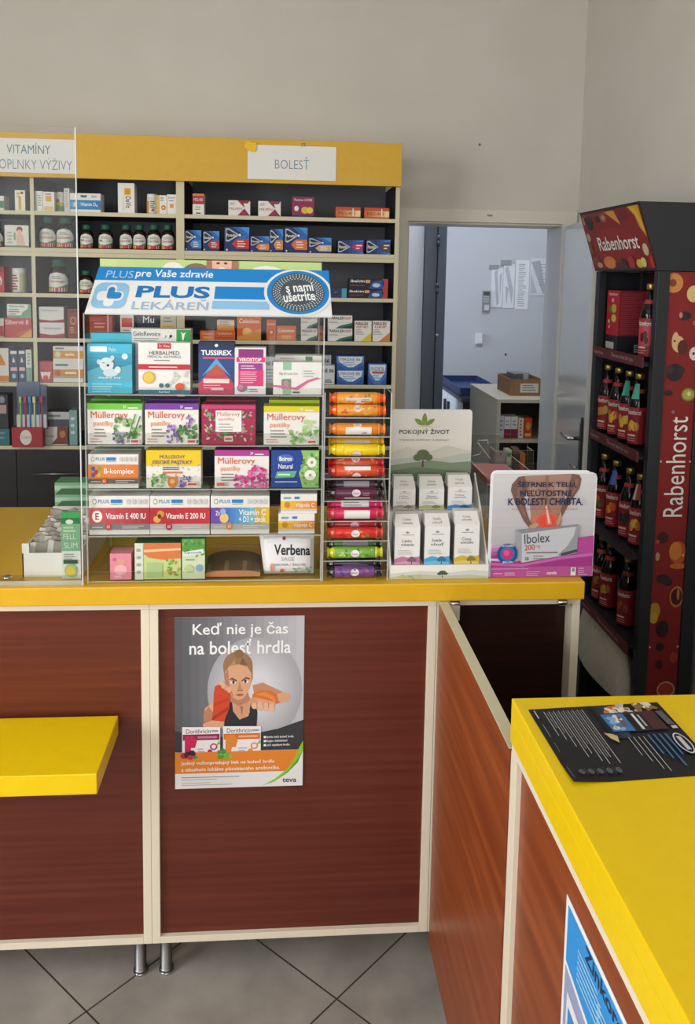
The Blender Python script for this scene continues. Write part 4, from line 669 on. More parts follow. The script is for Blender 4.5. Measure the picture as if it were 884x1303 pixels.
art(mb, fnb, [('t', 'Verbena', .60, .36, .66, .26, '#22242c', .025), ('t', 'SAGE', .52, .58, .24, .09, '#a89a9c'), ('t', 'SALVIA / ŠALVEJ', .56, .72, .56, .09, '#7a7478', .005), ('e', .45, .1, .03, .04, '#a83a5a'), ('e', .42, .87, .04, .05, '#d8643c'), ('e', .22, .8, .05, .12, '#d89a84'), ('s', .6, .8, .95, .95, 14, .04, .04, ['#7fae7a', '#a8c4a0', '#b8a8c8'])])
mb.build('bag', t)

# ---------------------------------------------------------------- clear dispenser with candy rolls
RX0, RX1, RY0, RY1 = .102, .258, 1.925, 2.06
t = thing('candy_dispenser', 'narrow clear acrylic dispenser of stacked candy rolls between two counter displays', 'dispenser', (.18, 1.99, Z0))
for x in (RX0, RX1-.003):
    mb = MB(); mb.box(x, x+.003, RY0, RY1, Z0, 1.462, ACR, front=EDGE, top=EDGE, back=EDGE); mb.build('side_panel', t)
mb = MB(); mb.box(RX0+.0031, RX1-.0031, RY1-.003, RY1, Z0, 1.46, ACR); mb.build('back_panel', t)
RZ = [1.388, 1.335, 1.286, 1.237, 1.190, 1.143, 1.105, 1.062]     # tier floors from the top
RZ = [1.405, 1.361, 1.312, 1.262, 1.209, 1.161, 1.114, 1.066]
LW = .041
for i, z in enumerate(RZ):
    mb = MB(); mb.box(RX0+.0032, RX1-.0032, RY0+.003, RY1-.0033, z-.0025, z, ACR, front=EDGE); mb.build('tier_shelf', t)
    if i == 0: continue
    for a, b in ((RX0+.0032, RX0+LW-.012), (RX1-LW+.012, RX1-.0032)):
        mb = MB(); mb.box(a, b, RY0, RY0+.0025, z-.0025, z+.023, ACR, top=EDGE, left=EDGE, right=EDGE, bottom=EDGE); mb.build('front_lip', t)
def roll(label, tier, back, lift, c, cend, items, c2=None, xo=0):
    """candy roll lying along the tier: faceted body, crimped collar and flared twist at both ends"""
    z = RZ[tier]+.0006+lift; y = RY0+.0195+back; r = .0138; xc = (RX0+RX1)/2+xo; hl = .047
    th = thing('candy_roll', label, 'candy roll', (xc, y, z), 'candy rolls in the clear dispenser')
    zc = z+r
    mb = MB(); mb.lathe((xc-hl, y, zc), [(0, r*.96), (.001, r), (2*hl-.001, r), (2*hl, r*.96)], mat(c, .28, coat=.3), 14, 'x'); mb.build('wrapper', th)
    for s in (-1, 1):
        x = xc+s*hl; mb = MB(); m = mat(cend, .25, coat=.3)
        pr = [(0, r*.9), (.004, r*.97), (.008, r*.8), (.012, r*.62), (.016, r*.9), (.0175, r*.96)]
        pr = [(s*h, q) for h, q in pr] if s > 0 else [(-h, q) for h, q in pr][::-1]
        mb.lathe((x+s*.0002, y, zc), pr, m, 12, 'x', False); mb.build('twist_end', th)
    if items:
        def fn(x, yv, h):
            a = math.radians(-62+118*yv); return Vector((xc+(2*x-1)*hl*.97, y-(r+.0003+h)*math.cos(a), zc-(r+.0003+h)*math.sin(a)))
        mb = MB()
        sub = []
        for it in items:
            if it[0] == 'r' and it[4]-it[2] > .12:
                n = max(2, int((it[4]-it[2])/.1)); sub += [('r', it[1], it[2]+(it[4]-it[2])*i/n, it[3], it[2]+(it[4]-it[2])*(i+1)/n, it[5]) for i in range(n)]
            else: sub.append(it)
        art(mb, fn, sub, eps=.00004); mb.build('printed_label', th)
    return th
def oval(y=.5, c='#ece4e0', x=.5): return [('e', x, y, .11, .3, c, 16), ('t', 'Intact', x, y, .14, .16, '#8a6a8a', .0)]
WL = '#e6e3e0'
def lab(y0, y1, c=WL, lines=True): return [('r', .2, y0, .86, y1, c)]+([('l', .62, y0+(y1-y0)*.6, .2, 1, .1, (y1-y0)*.22, '#77777a')] if lines else [])
FRT = lambda cols, n=16: [('s', .06, .1, .94, .9, n, .05, .16, cols)]
O1, O2 = '#e8892a', '#e86414'
UPZ = .0245
rolls = [
 ('orange candy roll with a white slip on top of the whole stack', 0, .012, UPZ*1.08, '#eb9a36', O2, FRT(['#f0b860', '#e8a040', '#c8402a', '#5a9a40'])+oval(.9, '#e0d8e0', .55)+lab(.42, .66, '#d0cac6')),
 ('orange candy roll half hidden below the topmost roll', 0, .0, 0, '#eb9a36', O2, FRT(['#f0b860', '#e8a040', '#d8642a'])+oval(.3, '#e8c8b0')),
 ('orange candy roll with a large white price slip, second tier', 1, .0, 0, O1, '#ef8a1e', FRT(['#f0b860', '#e8a040'], 8)+oval(.1, '#e8c8b0')+lab(.3, .95)),
 ('golden candy roll with a grey slip lying behind the yellow roll', 2, .026, .013, '#c8a020', '#c89a10', lab(.3, .9, '#b8a89c')),
 ('bright yellow candy roll at the front of the third tier', 2, .0, 0, '#f0d21a', '#f4d800', FRT(['#f4e460', '#e8c010'], 8)+oval(.85, '#e8d8e0')),
 ('red candy roll with a thin white slip behind another red one', 3, .027, .013, '#d8523a', '#d01c20', FRT(['#e07050', '#e89a60'], 8)+lab(.55, .98, WL, False)+oval(.1, '#ecd8d0')),
 ('red candy roll with orange pictures at the front of the fourth tier', 3, .0, 0, '#d8502a', '#d42a2a', FRT(['#f0a060', '#e87a40', '#d83a2a'], 14)+lab(.05, .38, WL, False)+oval(.88, '#ecd8d0')),
 ('dark violet candy roll with a grey slip, upper roll of the dark tier', 4, .027, .013, '#4a3a48', '#241a22', lab(.1, .95, '#9a929c', False)),
 ('dark plum candy roll with a white oval, front of the dark tier', 4, .0, 0, '#5a2440', '#2a141e', oval(.42, '#d8cdd4')+lab(.8, .98, '#d0c8c4', False)+[('l', .68, .4, .2, 2, .16, .05, '#a88a98')]),
 ('magenta candy roll under a large white receipt slip', 5, .026, .013, '#cf2a6a', '#d41c62', [('r', .14, .0, .86, .98, WL), ('l', .2, .2, .6, 4, .2, .07, '#8a8a90')]),
 ('magenta candy roll with a plain white slip, front of its tier', 5, .0, 0, '#cf2a5a', '#e23a5a', lab(.2, .95, WL, False)),
 ('crimson candy roll lying behind the bright red one', 6, .027, .012, '#a8202a', '#7c141c', FRT(['#7f3a2a', '#c8543a', '#5a6a2a'], 10)+oval(.5, '#cbb8bc')),
 ('bright red candy roll with a white oval at the front', 6, .0, 0, '#d82f28', '#e04434', FRT(['#e87a4a', '#6a8a3a', '#c81c1c'], 12)+oval(.5, '#efe6e4')),
 ('dark green candy roll with a grey slip behind the lime one', 7, .027, .012, '#3f6a34', '#1f2a18', lab(.1, .8, '#7c7a80', False)),
 ('lime green candy roll with yellow ends and a white oval', 7, .0, 0, '#7cb04a', '#d2dc2c', FRT(['#9cc86a', '#5a8a34', '#b8d878'], 14)+oval(.5, '#eae4ec')),
]
for r_ in rolls: roll(*r_)
RZ.append(1.019)
roll('dark violet candy roll with a thin slip behind the purple one at the bottom', 8, .027, .011, '#2a2438', '#1c1824', lab(.5, .8, '#a8a4b4', False))
roll('purple candy roll with a white oval on the counter, lowest of the stack', 8, .0, 0, '#7a4a8a', '#2c2436', FRT(['#9a6aa8', '#5a3a78', '#b85a6a', '#3a4a9a'], 14)+oval(.45, '#dcd6dc'))
for a, b in ((RX0+.0032, RX0+LW-.012), (RX1-LW+.012, RX1-.0032)):
    mb = MB(); mb.box(a, b, RY0, RY0+.0025, Z0, 1.042, ACR, top=EDGE, left=EDGE, right=EDGE); mb.build('front_lip', t)

# ---------------------------------------------------------------- cardboard display with tree picture
LX0, LX1 = .263, .499
t = thing('cardboard_display', 'white cardboard counter display with a painted tree and leaf emblem', 'cardboard display', (.38, 2.02, Z0))
def tree_art(cx, cy, w, h, c): return [('p', [(cx-w*.06, cy), (cx+w*.06, cy), (cx+w*.03, cy-h*.5), (cx-w*.03, cy-h*.5)], '#5a4a38'), ('e', cx, cy-h*.72, w*.36, h*.3, c), ('e', cx-w*.3, cy-h*.55, w*.24, h*.2, c), ('e', cx+w*.3, cy-h*.57, w*.24, h*.2, c)]
HILL = [('g', 0, .46, 1, .7, 6, '#e4dfd7', '#d6d0c6', 'y'), ('p', [(0, .6), (.2, .52), (.45, .6), (.7, .5), (1, .58), (1, .8), (0, .8)], '#cfccc2'), ('p', [(0, .7), (.3, .66), (.6, .68), (.85, .62), (1, .6), (1, .85), (0, .85)], '#b9bfb6'), ('p', [(0, .78), (.25, .74), (.5, .71), (.75, .74), (1, .72), (1, 1), (0, 1)], '#7f8f74'), ('p', [(0, .86), (.3, .80), (.6, .83), (1, .88), (1, 1), (0, 1)], '#6a7a62')]
x0, x1, z0, z1 = pxrect((497, 521, 599.5, 612), 2.098)
mb = MB(); yb = 2.098; rr_ = .008; pts = [(x0, 1.12), (x1, 1.12)]+[(x1-rr_+rr_*math.cos(a), z1-rr_+rr_*math.sin(a)) for a in [0, .5, 1, math.pi/2]]+[(x0+rr_+rr_*math.cos(a), z1-rr_+rr_*math.sin(a)) for a in [math.pi/2, 2.1, 2.6, math.pi]]
mb.face([(x, yb, z) for x, z in pts], '#e3e1dd'); mb.face([(x, yb+.003, z) for x, z in pts][::-1], CARD)
for i in range(len(pts)): a, b = pts[i], pts[(i+1) % len(pts)]; mb.face([(a[0], yb, a[1]), (a[0], yb+.003, a[1]), (b[0], yb+.003, b[1]), (b[0], yb, b[1])], CARD)
LEAFC = '#7a8f34'
def leafp(cx, cy, L, ang, asp=1):
    q = []
    for i in range(13):
        s = i/12; wv = .2*L*math.sin(math.pi*s)**.8; q.append((s*L, wv))
    q += [(s_, -w_) for s_, w_ in q[::-1]]
    ca, sa = math.cos(ang), math.sin(ang); return ('p', [(cx+(a*ca-b*sa), cy-(a*sa+b*ca)*asp) for a, b in q], LEAFC)
art(mb, flat((x0, yb, z1), (x1-x0, 0, 0), (0, 0, z0-z1)), [('g', 0, .06, 1, .46, 3, '#e3e1dd', '#e4e0d9', 'y')]+HILL+[leafp(.41, .22, .155, math.pi/2, 1.12), leafp(.40, .22, .14, math.pi*.80, 1.12), leafp(.42, .22, .14, math.pi*.20, 1.12), ('p', [(.22, .245), (.42, .225), (.62, .245), (.42, .232)], '#c8a878'), ('t', 'POKOJNÝ ŽIVOT', .41, .31, .62, .09, '#33403f', .008), ('t', 'VÝŽIVOVÉ DOPLNKY Z PRÍRODY', .41, .42, .62, .025, '#7a807c', .004)]+tree_art(.40, .80, .22, .24, '#5c6a44'))
mb.build('back_card', t, 'picture card with leaf emblem and lettering')
mb = MB(); zt_ = 1.052; mb.box(LX0, LX1, 1.930, 1.933, Z0, zt_, CARD)
art(mb, flat((LX0, 1.930, zt_), (LX1-LX0, 0, 0), (0, 0, Z0-zt_)), [('p', [(0, .6), (.3, .4), (.6, .55), (.85, .35), (1, .5), (1, .95), (0, .95)], '#cdd4d0'), ('p', [(0, .85), (.3, .65), (.55, .8), (.8, .7), (1, .85), (1, 1), (0, 1)], '#b8bfa4')]+tree_art(.53, .9, .1, .5, '#4f5a48')+[('s', .1, .75, .3, .95, 8, .03, .1, ['#9aa878', '#b8b878'])])
mb.build('front_wall', t)
sp = [(1.9332, Z0), (1.9332, 1.052), (2.02, 1.16), (2.0975, 1.235), (2.0975, Z0)]
for xx in (LX0, LX1-.003):
    mb = MB()
    for k, xv in enumerate((xx, xx+.003)):
        f = [(xv, y, z) for y, z in sp]; mb.face(f if k else f[::-1], CARD)
    for i in range(len(sp)): a, b = sp[i], sp[(i+1) % len(sp)]; mb.face([(xx, *a), (xx+.003, *a), (xx+.003, *b), (xx, *b)], CARD)
    mb.build('side_wall', t)
mb = MB(); mb.box(LX0+.0035, LX1-.0035, 2.012, 2.09, Z0, 1.1575, CARD); mb.build('step', t); mb = MB(); mb.box(LX0+.0035, LX1-.0035, 1.9335, 2.0115, Z0, 1.0475, CARD); mb.build('step', t)
def tea(label, r, Y, bz, c, w1, w2, chamf=.32):
    x0, x1, z0, z1 = pxrect(r, Y, bz); mb = MB(); d = .052; h = z1-z0; zc = z0+h*(1-.0); zt = zc+.012
    # gable carton: upright front, then a slanted shoulder to a flat narrow top
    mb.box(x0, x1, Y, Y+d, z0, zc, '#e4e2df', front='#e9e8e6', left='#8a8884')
    mb.hexa([(x0, Y, zc+.0001), (x1, Y, zc+.0001), (x1-.003, Y+.022, zc+.026), (x0+.003, Y+.022, zc+.026)], [(x0, Y+d, zc+.0001), (x1, Y+d, zc+.0001), (x1-.003, Y+d-.004, zc+.026), (x0+.003, Y+d-.004, zc+.026)], '#dddbd7')
    art(mb, flat((x0, Y, zc), (x1-x0, 0, 0), (0, 0, z0-zc)), [leafp(.5, .16, .09, math.pi/2, .7), leafp(.49, .16, .09, 2.4, .7), leafp(.51, .16, .09, .75, .7), ('l', .28, .19, .6, 1, .1, .015, '#9a9a96'), ('t', w1, .48, .35, .38, .08, '#4a4a4c'), ('t', w2, .5, .45, .5, .08, '#4a4a4c'), ('l', .14, .60, .75, 3, .045, .014, '#b0b0ae'), ('p', [(0, .83), (.3, .76), (.6, .81), (1, .76), (1, 1), (0, 1)], c), ('p', [(0, .92), (.4, .88), (1, .93), (1, 1), (0, 1)], mixc(c, '#ffffff', .25))]+tree_art(.68, .97, .34, .2, mixc(c, '#202020', .35)))
    art(mb, flat((x0+.003, Y+.022, zc+.026), (x1-x0-.006, 0, 0), (0, -.022, -.026)), [('t', w1, .5, .4, .34, .2, '#77777a'), ('t', w2, .5, .68, .44, .2, '#77777a')])
    return mb.build('tea_carton', None, label, 'carton', 'cartons in the cardboard tree display')
tea('white carton with grey foot, left in the back row of the tree display', (500, 622, 528, 662), 2.03, 1.158, '#a9a39a', 'Kĺby', 'a šľachy')
tea('white carton with olive foot, middle of the back row of the tree display', (533, 622, 564.5, 662), 2.03, 1.158, '#b9bf7a', 'Zdravé', 'vytrávenie')
tea('white carton with bright blue foot, right in the back row of the tree display', (569.5, 620, 600, 662), 2.03, 1.158, '#3f8fd0', 'Pokojný', 'spánok')
tea('white carton with pink foot, left in the front row of the tree display', (502, 671, 534, 717), 1.942, 1.0476, '#c07a9a', 'Ľahké', 'trávenie')
tea('white carton with cyan foot, middle of the front row of the tree display', (540, 670, 572, 717), 1.942, 1.0476, '#4aa4d4', 'Svieža', 'chuť')
tea('white carton with yellow foot, right in the front row of the tree display', (578, 667, 609.5, 717), 1.942, 1.0476, '#d2b43a', 'Čistá', 'pokožka')

# ---------------------------------------------------------------- standing advert card
def rounded(x0, x1, z0, z1, r): return [(x0, z0), (x1, z0)]+[(x1-r+r*math.cos(a), z1-r+r*math.sin(a)) for a in (0, .5, 1.05, math.pi/2)]+[(x0+r+r*math.cos(a), z1-r+r*math.sin(a)) for a in (math.pi/2, 2.1, 2.6, math.pi)]
def slab(mb, pts, y0, y1, m):
    mb.face([(x, y0, z) for x, z in pts], m); mb.face([(x, y1, z) for x, z in pts][::-1], m)
    for i in range(len(pts)): a, b = pts[i], pts[(i+1) % len(pts)]; mb.face([(a[0], y0, a[1]), (a[0], y1, a[1]), (b[0], y1, b[1]), (b[0], y0, b[1])], m)
IX0, IX1, IZ1 = .5015, .757, 1.277
t = thing('advert_card', 'square back pain advert card standing at the right end of the counter', 'advert card', (.63, 1.95, Z0))
mb = MB(); slab(mb, rounded(IX0, IX1, Z0, IZ1-.004, .014), 1.940, 1.944, '#e9eaee')
SK, SKD = '#a88474', '#7a5a50'
NV = '#1f2450'
art(mb, flat((IX0+.004, 1.940, IZ1-.007), (IX1-IX0-.007, 0, 0), (0, 0, Z0-IZ1+.008)), [('g', 0, .0, 1, .68, 8, '#d4d2d4', '#bdbabf', 'y'),
 ('p', [(.30, .02), (.76, .0), (.74, .14), (.68, .28), (.665, .40), (.67, .56), (.36, .56), (.375, .42), (.36, .28), (.32, .16)], SK), ('p', [(.50, .02), (.54, .02), (.535, .3), (.515, .3)], '#93705f'), ('p', [(.33, .16), (.42, .10), (.46, .24), (.38, .26)], '#b8917e'), ('p', [(.60, .10), (.72, .12), (.67, .25), (.58, .22)], '#b8917e'),
 ('p', [(.30, .02), (.24, .03), (.18, .10), (.17, .16), (.22, .29), (.31, .46), (.36, .52), (.38, .49), (.33, .36), (.30, .24), (.33, .14)], SKD), ('p', [(.76, .0), (.83, .01), (.855, .05), (.84, .14), (.74, .30), (.68, .42), (.65, .40), (.68, .30), (.73, .2), (.74, .10)], SKD), ('p', [(.24, .08), (.28, .06), (.27, .22), (.33, .42), (.30, .40), (.23, .25)], '#8f6c60'), ('p', [(.80, .04), (.83, .06), (.81, .15), (.72, .29), (.77, .16)], '#8f6c60'),
 ('e', .53, .46, .15, .09, '#c8755f'), ('e', .54, .46, .11, .07, '#dc5a44'), ('e', .54, .465, .07, .05, '#e84a34'), ('p', [(.505, .30), (.53, .29), (.585, .49), (.535, .50)], '#e0786a'), ('p', [(.513, .31), (.525, .31), (.567, .48), (.547, .48)], '#f2c8b8'), ('p', [(.62, .46), (.64, .40), (.66, .36), (.675, .40), (.665, .47), (.64, .51)], '#bf9584'), ('p', [(.625, .46), (.632, .46), (.655, .38), (.65, .37)], '#8f6c60'), ('p', [(.36, .50), (.42, .47), (.46, .49), (.42, .53), (.37, .54)], '#bf9584'),
 ('g', 0, .68, 1, .82, 4, '#c9a4c0', '#a83a8c', 'y'), ('p', [(0, .84), (.2, .86), (.5, .8), (.8, .72), (1, .68), (1, 1), (0, 1)], '#a8388a'), ('p', [(.84, .62), (1, .6), (1, .78), (.84, .78)], '#b84a98'), ('p', [(0, .86), (.3, .875), (.7, .8), (1, .77), (1, .80), (.7, .83), (.3, .90), (0, .885)], '#c86ab0'), ('r', 0, .9, 1, 1, '#b4569a'),
 ('p', [(.23, .54), (.84, .49), (.84, .51), (.29, .58)], '#8a8c92'), ('p', [(.23, .54), (.29, .575), (.3, .86), (.24, .8)], '#a4a6ac'), ('p', [(.29, .575), (.84, .505), (.84, .77), (.3, .86)], '#c9cbd0'), ('p', [(.66, .78), (.74, .7), (.8, .6), (.82, .5), (.84, .5), (.84, .77), (.66, .805)], '#9a9ca4'), ('p', [(.68, .77), (.84, .73), (.84, .76), (.68, .8)], '#4a4c54'),
 ('t', 'Ibolex', .44, .62, .25, .095, '#3a3c50', .0, .07), ('t', '200', .37, .71, .1, .055, '#c83a3a', .005, .07), ('t', 'mg', .45, .705, .04, .03, '#b87a7a'), ('l', .34, .755, .32, 1, .1, .012, '#77797f'), ('t', '20', .345, .82, .04, .03, '#4a4c54', .01), ('l', .41, .79, .14, 2, .025, .01, '#8a8c92'),
 ('e', .155, .77, .1, .1, '#24508e', 28), ('e', .155, .77, .072, .072, '#3a74b4', 24), ('e', .155, .77, .052, .052, '#d42a78', 20), ('e', .145, .76, .03, .03, '#e25a98', 16), ('t', 'NA STROBKU', .155, .69, .12, .022, '#dfe6f0', .01), ('t', 'IBALGIN', .16, .85, .1, .022, '#dfe6f0', .01),
 ('t', 'ŠETRNE K TELU,', .515, .095, .57, .07, NV, .022), ('t', 'NEĽÚTOSTNE', .505, .175, .50, .07, NV, .022), ('t', 'K BOLESTI CHRBTA.', .505, .262, .73, .07, NV, .022),
 ('t', 'Dvojnásobná pomoc proti bolesti v krátkom čase bolesti', .5, .335, .64, .022, '#c8553f', .004), ('r', .78, .905, .83, .985, '#e4dfe6'), ('e', .805, .93, .015, .02, '#8a8a90'), ('l', .85, .91, .1, 4, .02, .008, '#dca8cc'), ('l', .0, .91, .62, 1, .02, .006, '#d8a8cc'), ('l', .02, .955, .1, 1, .02, .006, '#e6c8de'), ('l', .13, .95, .17, 2, .02, .006, '#e6c8de'), ('l', .34, .94, .15, 3, .018, .006, '#d8a8cc'), ('t', 'xantis', .59, .955, .1, .03, '#f2e6ee', .015)])
mb.build('front_card', t)
mb = MB(); slab(mb, rounded(IX0-.0015, IX1-.012, Z0, IZ1, .014), 1.9445, 1.947, '#e4e6ea'); mb.build('backing_card', t)
mb = MB(); mb.hexa([(.60, 1.9475, 1.20), (.65, 1.9475, 1.20), (.65, 1.95, 1.20), (.60, 1.95, 1.20)], [(.60, 2.02, Z0), (.65, 2.02, Z0), (.65, 2.0225, Z0), (.60, 2.0225, Z0)], CARD); mb.build('rear_strut', t)

# ---------------------------------------------------------------- clear leaflet rack and organiser behind the card
t = thing('leaflet_rack', 'clear acrylic leaflet rack with a flat top tray behind the cardboard display', 'leaflet rack', (.62, 2.35, Z0))
mb = MB(); mb.box(.556, .70, 2.215, 2.219, Z0, 1.197, ACR, top=EDGE, left=EDGE, right=EDGE); mb.build('front_wall', t)
mb = MB(); mb.box(.556, .70, 2.486, 2.49, Z0, 1.262, ACR, top=EDGE, left=EDGE); mb.build('back_wall', t)
mb = MB(); mb.box(.556, .56, 2.2191, 2.4859, Z0, 1.197, ACR, top=EDGE); mb.build('side_wall', t)
mb = MB(); mb.box(.696, .70, 2.2191, 2.4859, Z0, 1.197, ACR, top=EDGE); mb.build('side_wall', t)
for z in (1.176, 1.08): mb = MB(); mb.box(.5602, .6958, 2.2192, 2.4858, z-.004, z, ACR, front=EDGE); mb.build('tray_floor', t)
mb = MB(); mb.box(.564, .665, 2.23, 2.42, 1.1765, 1.186, '#c4686a', top='#cf8584'); mb.build('leaflet_pile', None, 'pile of red leaflets lying in the flat tray of the clear rack', 'leaflets')  # top paler than the sides: acrylic haze mixed into the colour
p0 = atY(611, 585, 2.42); mb = MB()
pts = [atY(x, y, 2.43) for x, y in ((601, 580), (610, 578), (614, 571), (607.5, 563), (607.5, 560.5), (620, 560), (621, 565))]
mb.tube(pts, .0016, EDGE); mb.tube([atY(x, y, 2.43) for x, y in ((608, 564), (624, 584))], .0014, EDGE); mb.build('hooked_frame', t)
t = thing('organiser', 'clear acrylic organiser box behind the back pain card', 'organiser', (.70, 2.52, Z0))
o0, o1, _, oz1 = pxrect((627, 572, 676, 603), 2.52); ob = atY(650, 604, 2.52).z
mb = MB(); mb.box(o0, o1, 2.50, 2.504, Z0, oz1, ACR, top=EDGE, left=EDGE, right=EDGE); mb.build('front_wall', t)
mb = MB(); mb.box(o0, o1, 2.566, 2.57, Z0, oz1+.012, ACR, top=EDGE, left=EDGE, right=EDGE); mb.build('back_wall', t)
mb = MB(); mb.box(o0, o0+.004, 2.5041, 2.5659, Z0, oz1, ACR, top=EDGE); mb.build('end_wall', t); mb = MB(); mb.box(o1-.004, o1, 2.5041, 2.5659, Z0, oz1, ACR, top=EDGE); mb.build('end_wall', t)
mb = MB(); mb.box(o0+.0041, o1-.0041, 2.5042, 2.5658, ob-.004, ob, ACR, front=EDGE); mb.build('floor_plate', t)
def org(label, r, c, items, d=.04):
    x0, x1, z0, z1 = pxrect(r, 2.512, ob); mb = MB(); mb.box(x0, x1, 2.512, 2.512+d, z0, z1, c); art(mb, flat((x0, 2.512, z1), (x1-x0, 0, 0), (0, 0, z0-z1)), items); mb.build('small_pack', None, label, 'pack', 'packs in the clear organiser')
org('pale lilac card in the clear organiser', (628.5, 575, 643, 603), '#b8a4b0', [('e', .55, .1, .05, .04, '#2a2a30'), ('l', .1, .3, .8, 4, .14, .03, '#c8b8c2')], .01)
org('white and green pack beside the lilac card in the organiser', (644, 573, 650.5, 603), '#c4d2c4', [('r', .1, .1, .9, .25, '#5a8a68'), ('r', .1, .6, .9, .75, '#3f6a50')])
org('dark brown bottle shaped pack in the organiser', (652, 571, 660, 603), '#4a2a24', [('r', 0, .0, 1, .2, '#6a4a40'), ('l', .2, .3, .6, 4, .12, .03, '#6a4438')])
org('orange brown pack at the right in the organiser', (661, 577, 668, 603), '#a8603f', [('e', .5, .6, .3, .2, '#c8743c')])

# ---------------------------------------------------------------- back room seen through the doorway
mb = MB(); mb.box(-.64, .790, 4.72, 4.80, 0, 3.19, mat('#dfe3ea', .6)); struct(mb, 'wall_partition')
GRY = mat('#5c646f', .4)
mb = MB(); mb.box(.7925,   .857, 4.68, 4.80, 0, 2.06, GRY); struct(mb, 'trim_2')
mb = MB(); mb.box(.860, .906, 4.66, 5.03, .01, 2.04, mat('#566070', .4)); d2 = mb.build('door_2', None, kind='structure', origin=(.88, 4.7, 0))
for z in (1.925, 1.665):
    mb = MB(); mb.lathe((.8585, 4.655, z-.03), [(0, .009), (.028, .009), (.029, .007), (.031, .007), (.032, .009), (.06, .009)], mat('#4a515c', .35), 12); mb.build('hinge', d2)
mb = MB(); mb.lathe((.866, 4.6598, 1.41), [(-.006, .008), (0, .008)], CHROME, 12, 'y'); mb.build('lock_cylinder', d2)
def wallitem(name, label, cat, r, items, c, d=.003, group=None, Y=5.80, skew=0):
    x0, x1, z0, z1 = pxrect(r, Y); mb = MB(); mb.box(x0, x1, Y-d, Y-.0005, z0, z1, c)
    art(mb, flat((x0, Y-d, z1), (x1-x0, 0, 0), (0, 0, z0-z1)), items); return mb.build(name, None, label, cat, group)
PP = '#eef0f6'; GP = 'papers pinned to the back room wall'  # darker polygons on these papers are crease shade painted on
wallitem('paper_sheet', 'narrow creased white paper strip, leftmost on the back room wall', 'paper', (625, 341, 639, 391), [('p', [(.2, .1), (.5, .05), (.7, .9), (.5, .95)], '#c6c9d2'), ('p', [(.7, .2), (.9, .1), (.8, .8)], '#c2c6d0')], PP, .004, GP)
wallitem('paper_sheet', 'creased white paper strip, second from the left on the back room wall', 'paper', (640, 336, 654, 392), [('p', [(.1, .1), (.4, .05), (.9, .6), (.8, .9)], '#c6c9d2'), ('p', [(.2, .5), (.5, .55), (.3, .95)], '#c2c6d0')], PP, .004, GP)
wallitem('paper_sheet', 'long printed white price list, third on the back room wall', 'paper', (655.5, 331, 672.5, 393.5), [('l', .2, .08, .6, 22, .04, .012, '#9aa0ac')], '#f2f3f6', .003, GP)
wallitem('paper_sheet', 'white sheet in a clear sleeve partly hidden by the door jamb', 'paper', (674, 329, 698, 376), [('p', [(.05, .1), (.5, .05), (.9, .95), (.7, .95)], '#b4b8c4'), ('p', [(.05, .4), (.4, .95), (.05, .95)], '#c4c8d2'), ('l', .45, .15, .4, 8, .08, .015, '#a4a8b4')], '#e2e5ec', .003, GP)
for i, (r, l) in enumerate((((622, 337, 634, 342), 'grey paper clip rail above the leftmost paper strip'), ((637, 331, 650, 337), 'grey paper clip rail above the second paper strip'))):
    wallitem('clip_rail', l, 'clip', r, [], '#a2a2a6', .012, 'clips on the back room wall')
x0, x1, z0, z1 = pxrect((613, 370, 622.5, 396), 5.80)
t = thing('alarm_keypad', 'grey alarm keypad with small display on the back room wall', 'keypad', ((x0+x1)/2, 5.79, z0))
mb = MB(); mb.box(x0, x1, 5.78, 5.7995, z0, z1, '#8d9096'); mb.build('housing', t, bevel=.002)
mb = MB(); mb.box(x0+.006, x1-.006, 5.778, 5.7799, z1-.03, z1-.008, '#4c525a'); mb.build('display', t)
mb = MB(); mb.box(x0+.012, x1-.006, 5.777, 5.7799, z0+.006, z0+.045, '#d4d6da'); mb.build('cover_flap', t)
for i in range(4): mb = MB(); mb.box(x0+.006, x1-.008, 5.7785, 5.7799, z1-.042-.012*i, z1-.036-.012*i, '#c4c6ca'); mb.build('key_row', t)
x0, x1, z0, z1 = pxrect((604.5, 424, 613.5, 438), 5.80)
t = thing('light_switch', 'white light switch on the back room wall under the keypad', 'light switch', ((x0+x1)/2, 5.79, z0))
mb = MB(); mb.box(x0, x1, 5.78, 5.7995, z0, z1, '#e2e3e4'); mb.build('frame', t, bevel=.003)
mb = MB(); mb.hexa([(x0+.008, 5.774, z0+.008), (x1-.008, 5.774, z0+.008), (x1-.008, 5.778, z1-.008), (x0+.008, 5.778, z1-.008)], [(x0+.008, 5.7799, z0+.008), (x1-.008, 5.7799, z0+.008), (x1-.008, 5.7799, z1-.008), (x0+.008, 5.7799, z1-.008)], '#eceded'); mb.build('rocker', t)
a = atY(643, 451, 5.80); mb = MB(); mb.lathe((a.x, 5.7995, a.z), [(-.004, .006), (0, .008)], '#55565a', 10, 'y'); mb.build('wall_plug', None, 'small dark screw plug in the back room wall', 'wall plug')
a = atY(610, 184, WY); mb = MB(); mb.lathe((a.x, WY-.0005, a.z), [(-.003, .004), (0, .006)], '#77736a', 10, 'y'); mb.build('wall_nail', None, 'tiny dark nail in the wall above the doorway', 'nail')
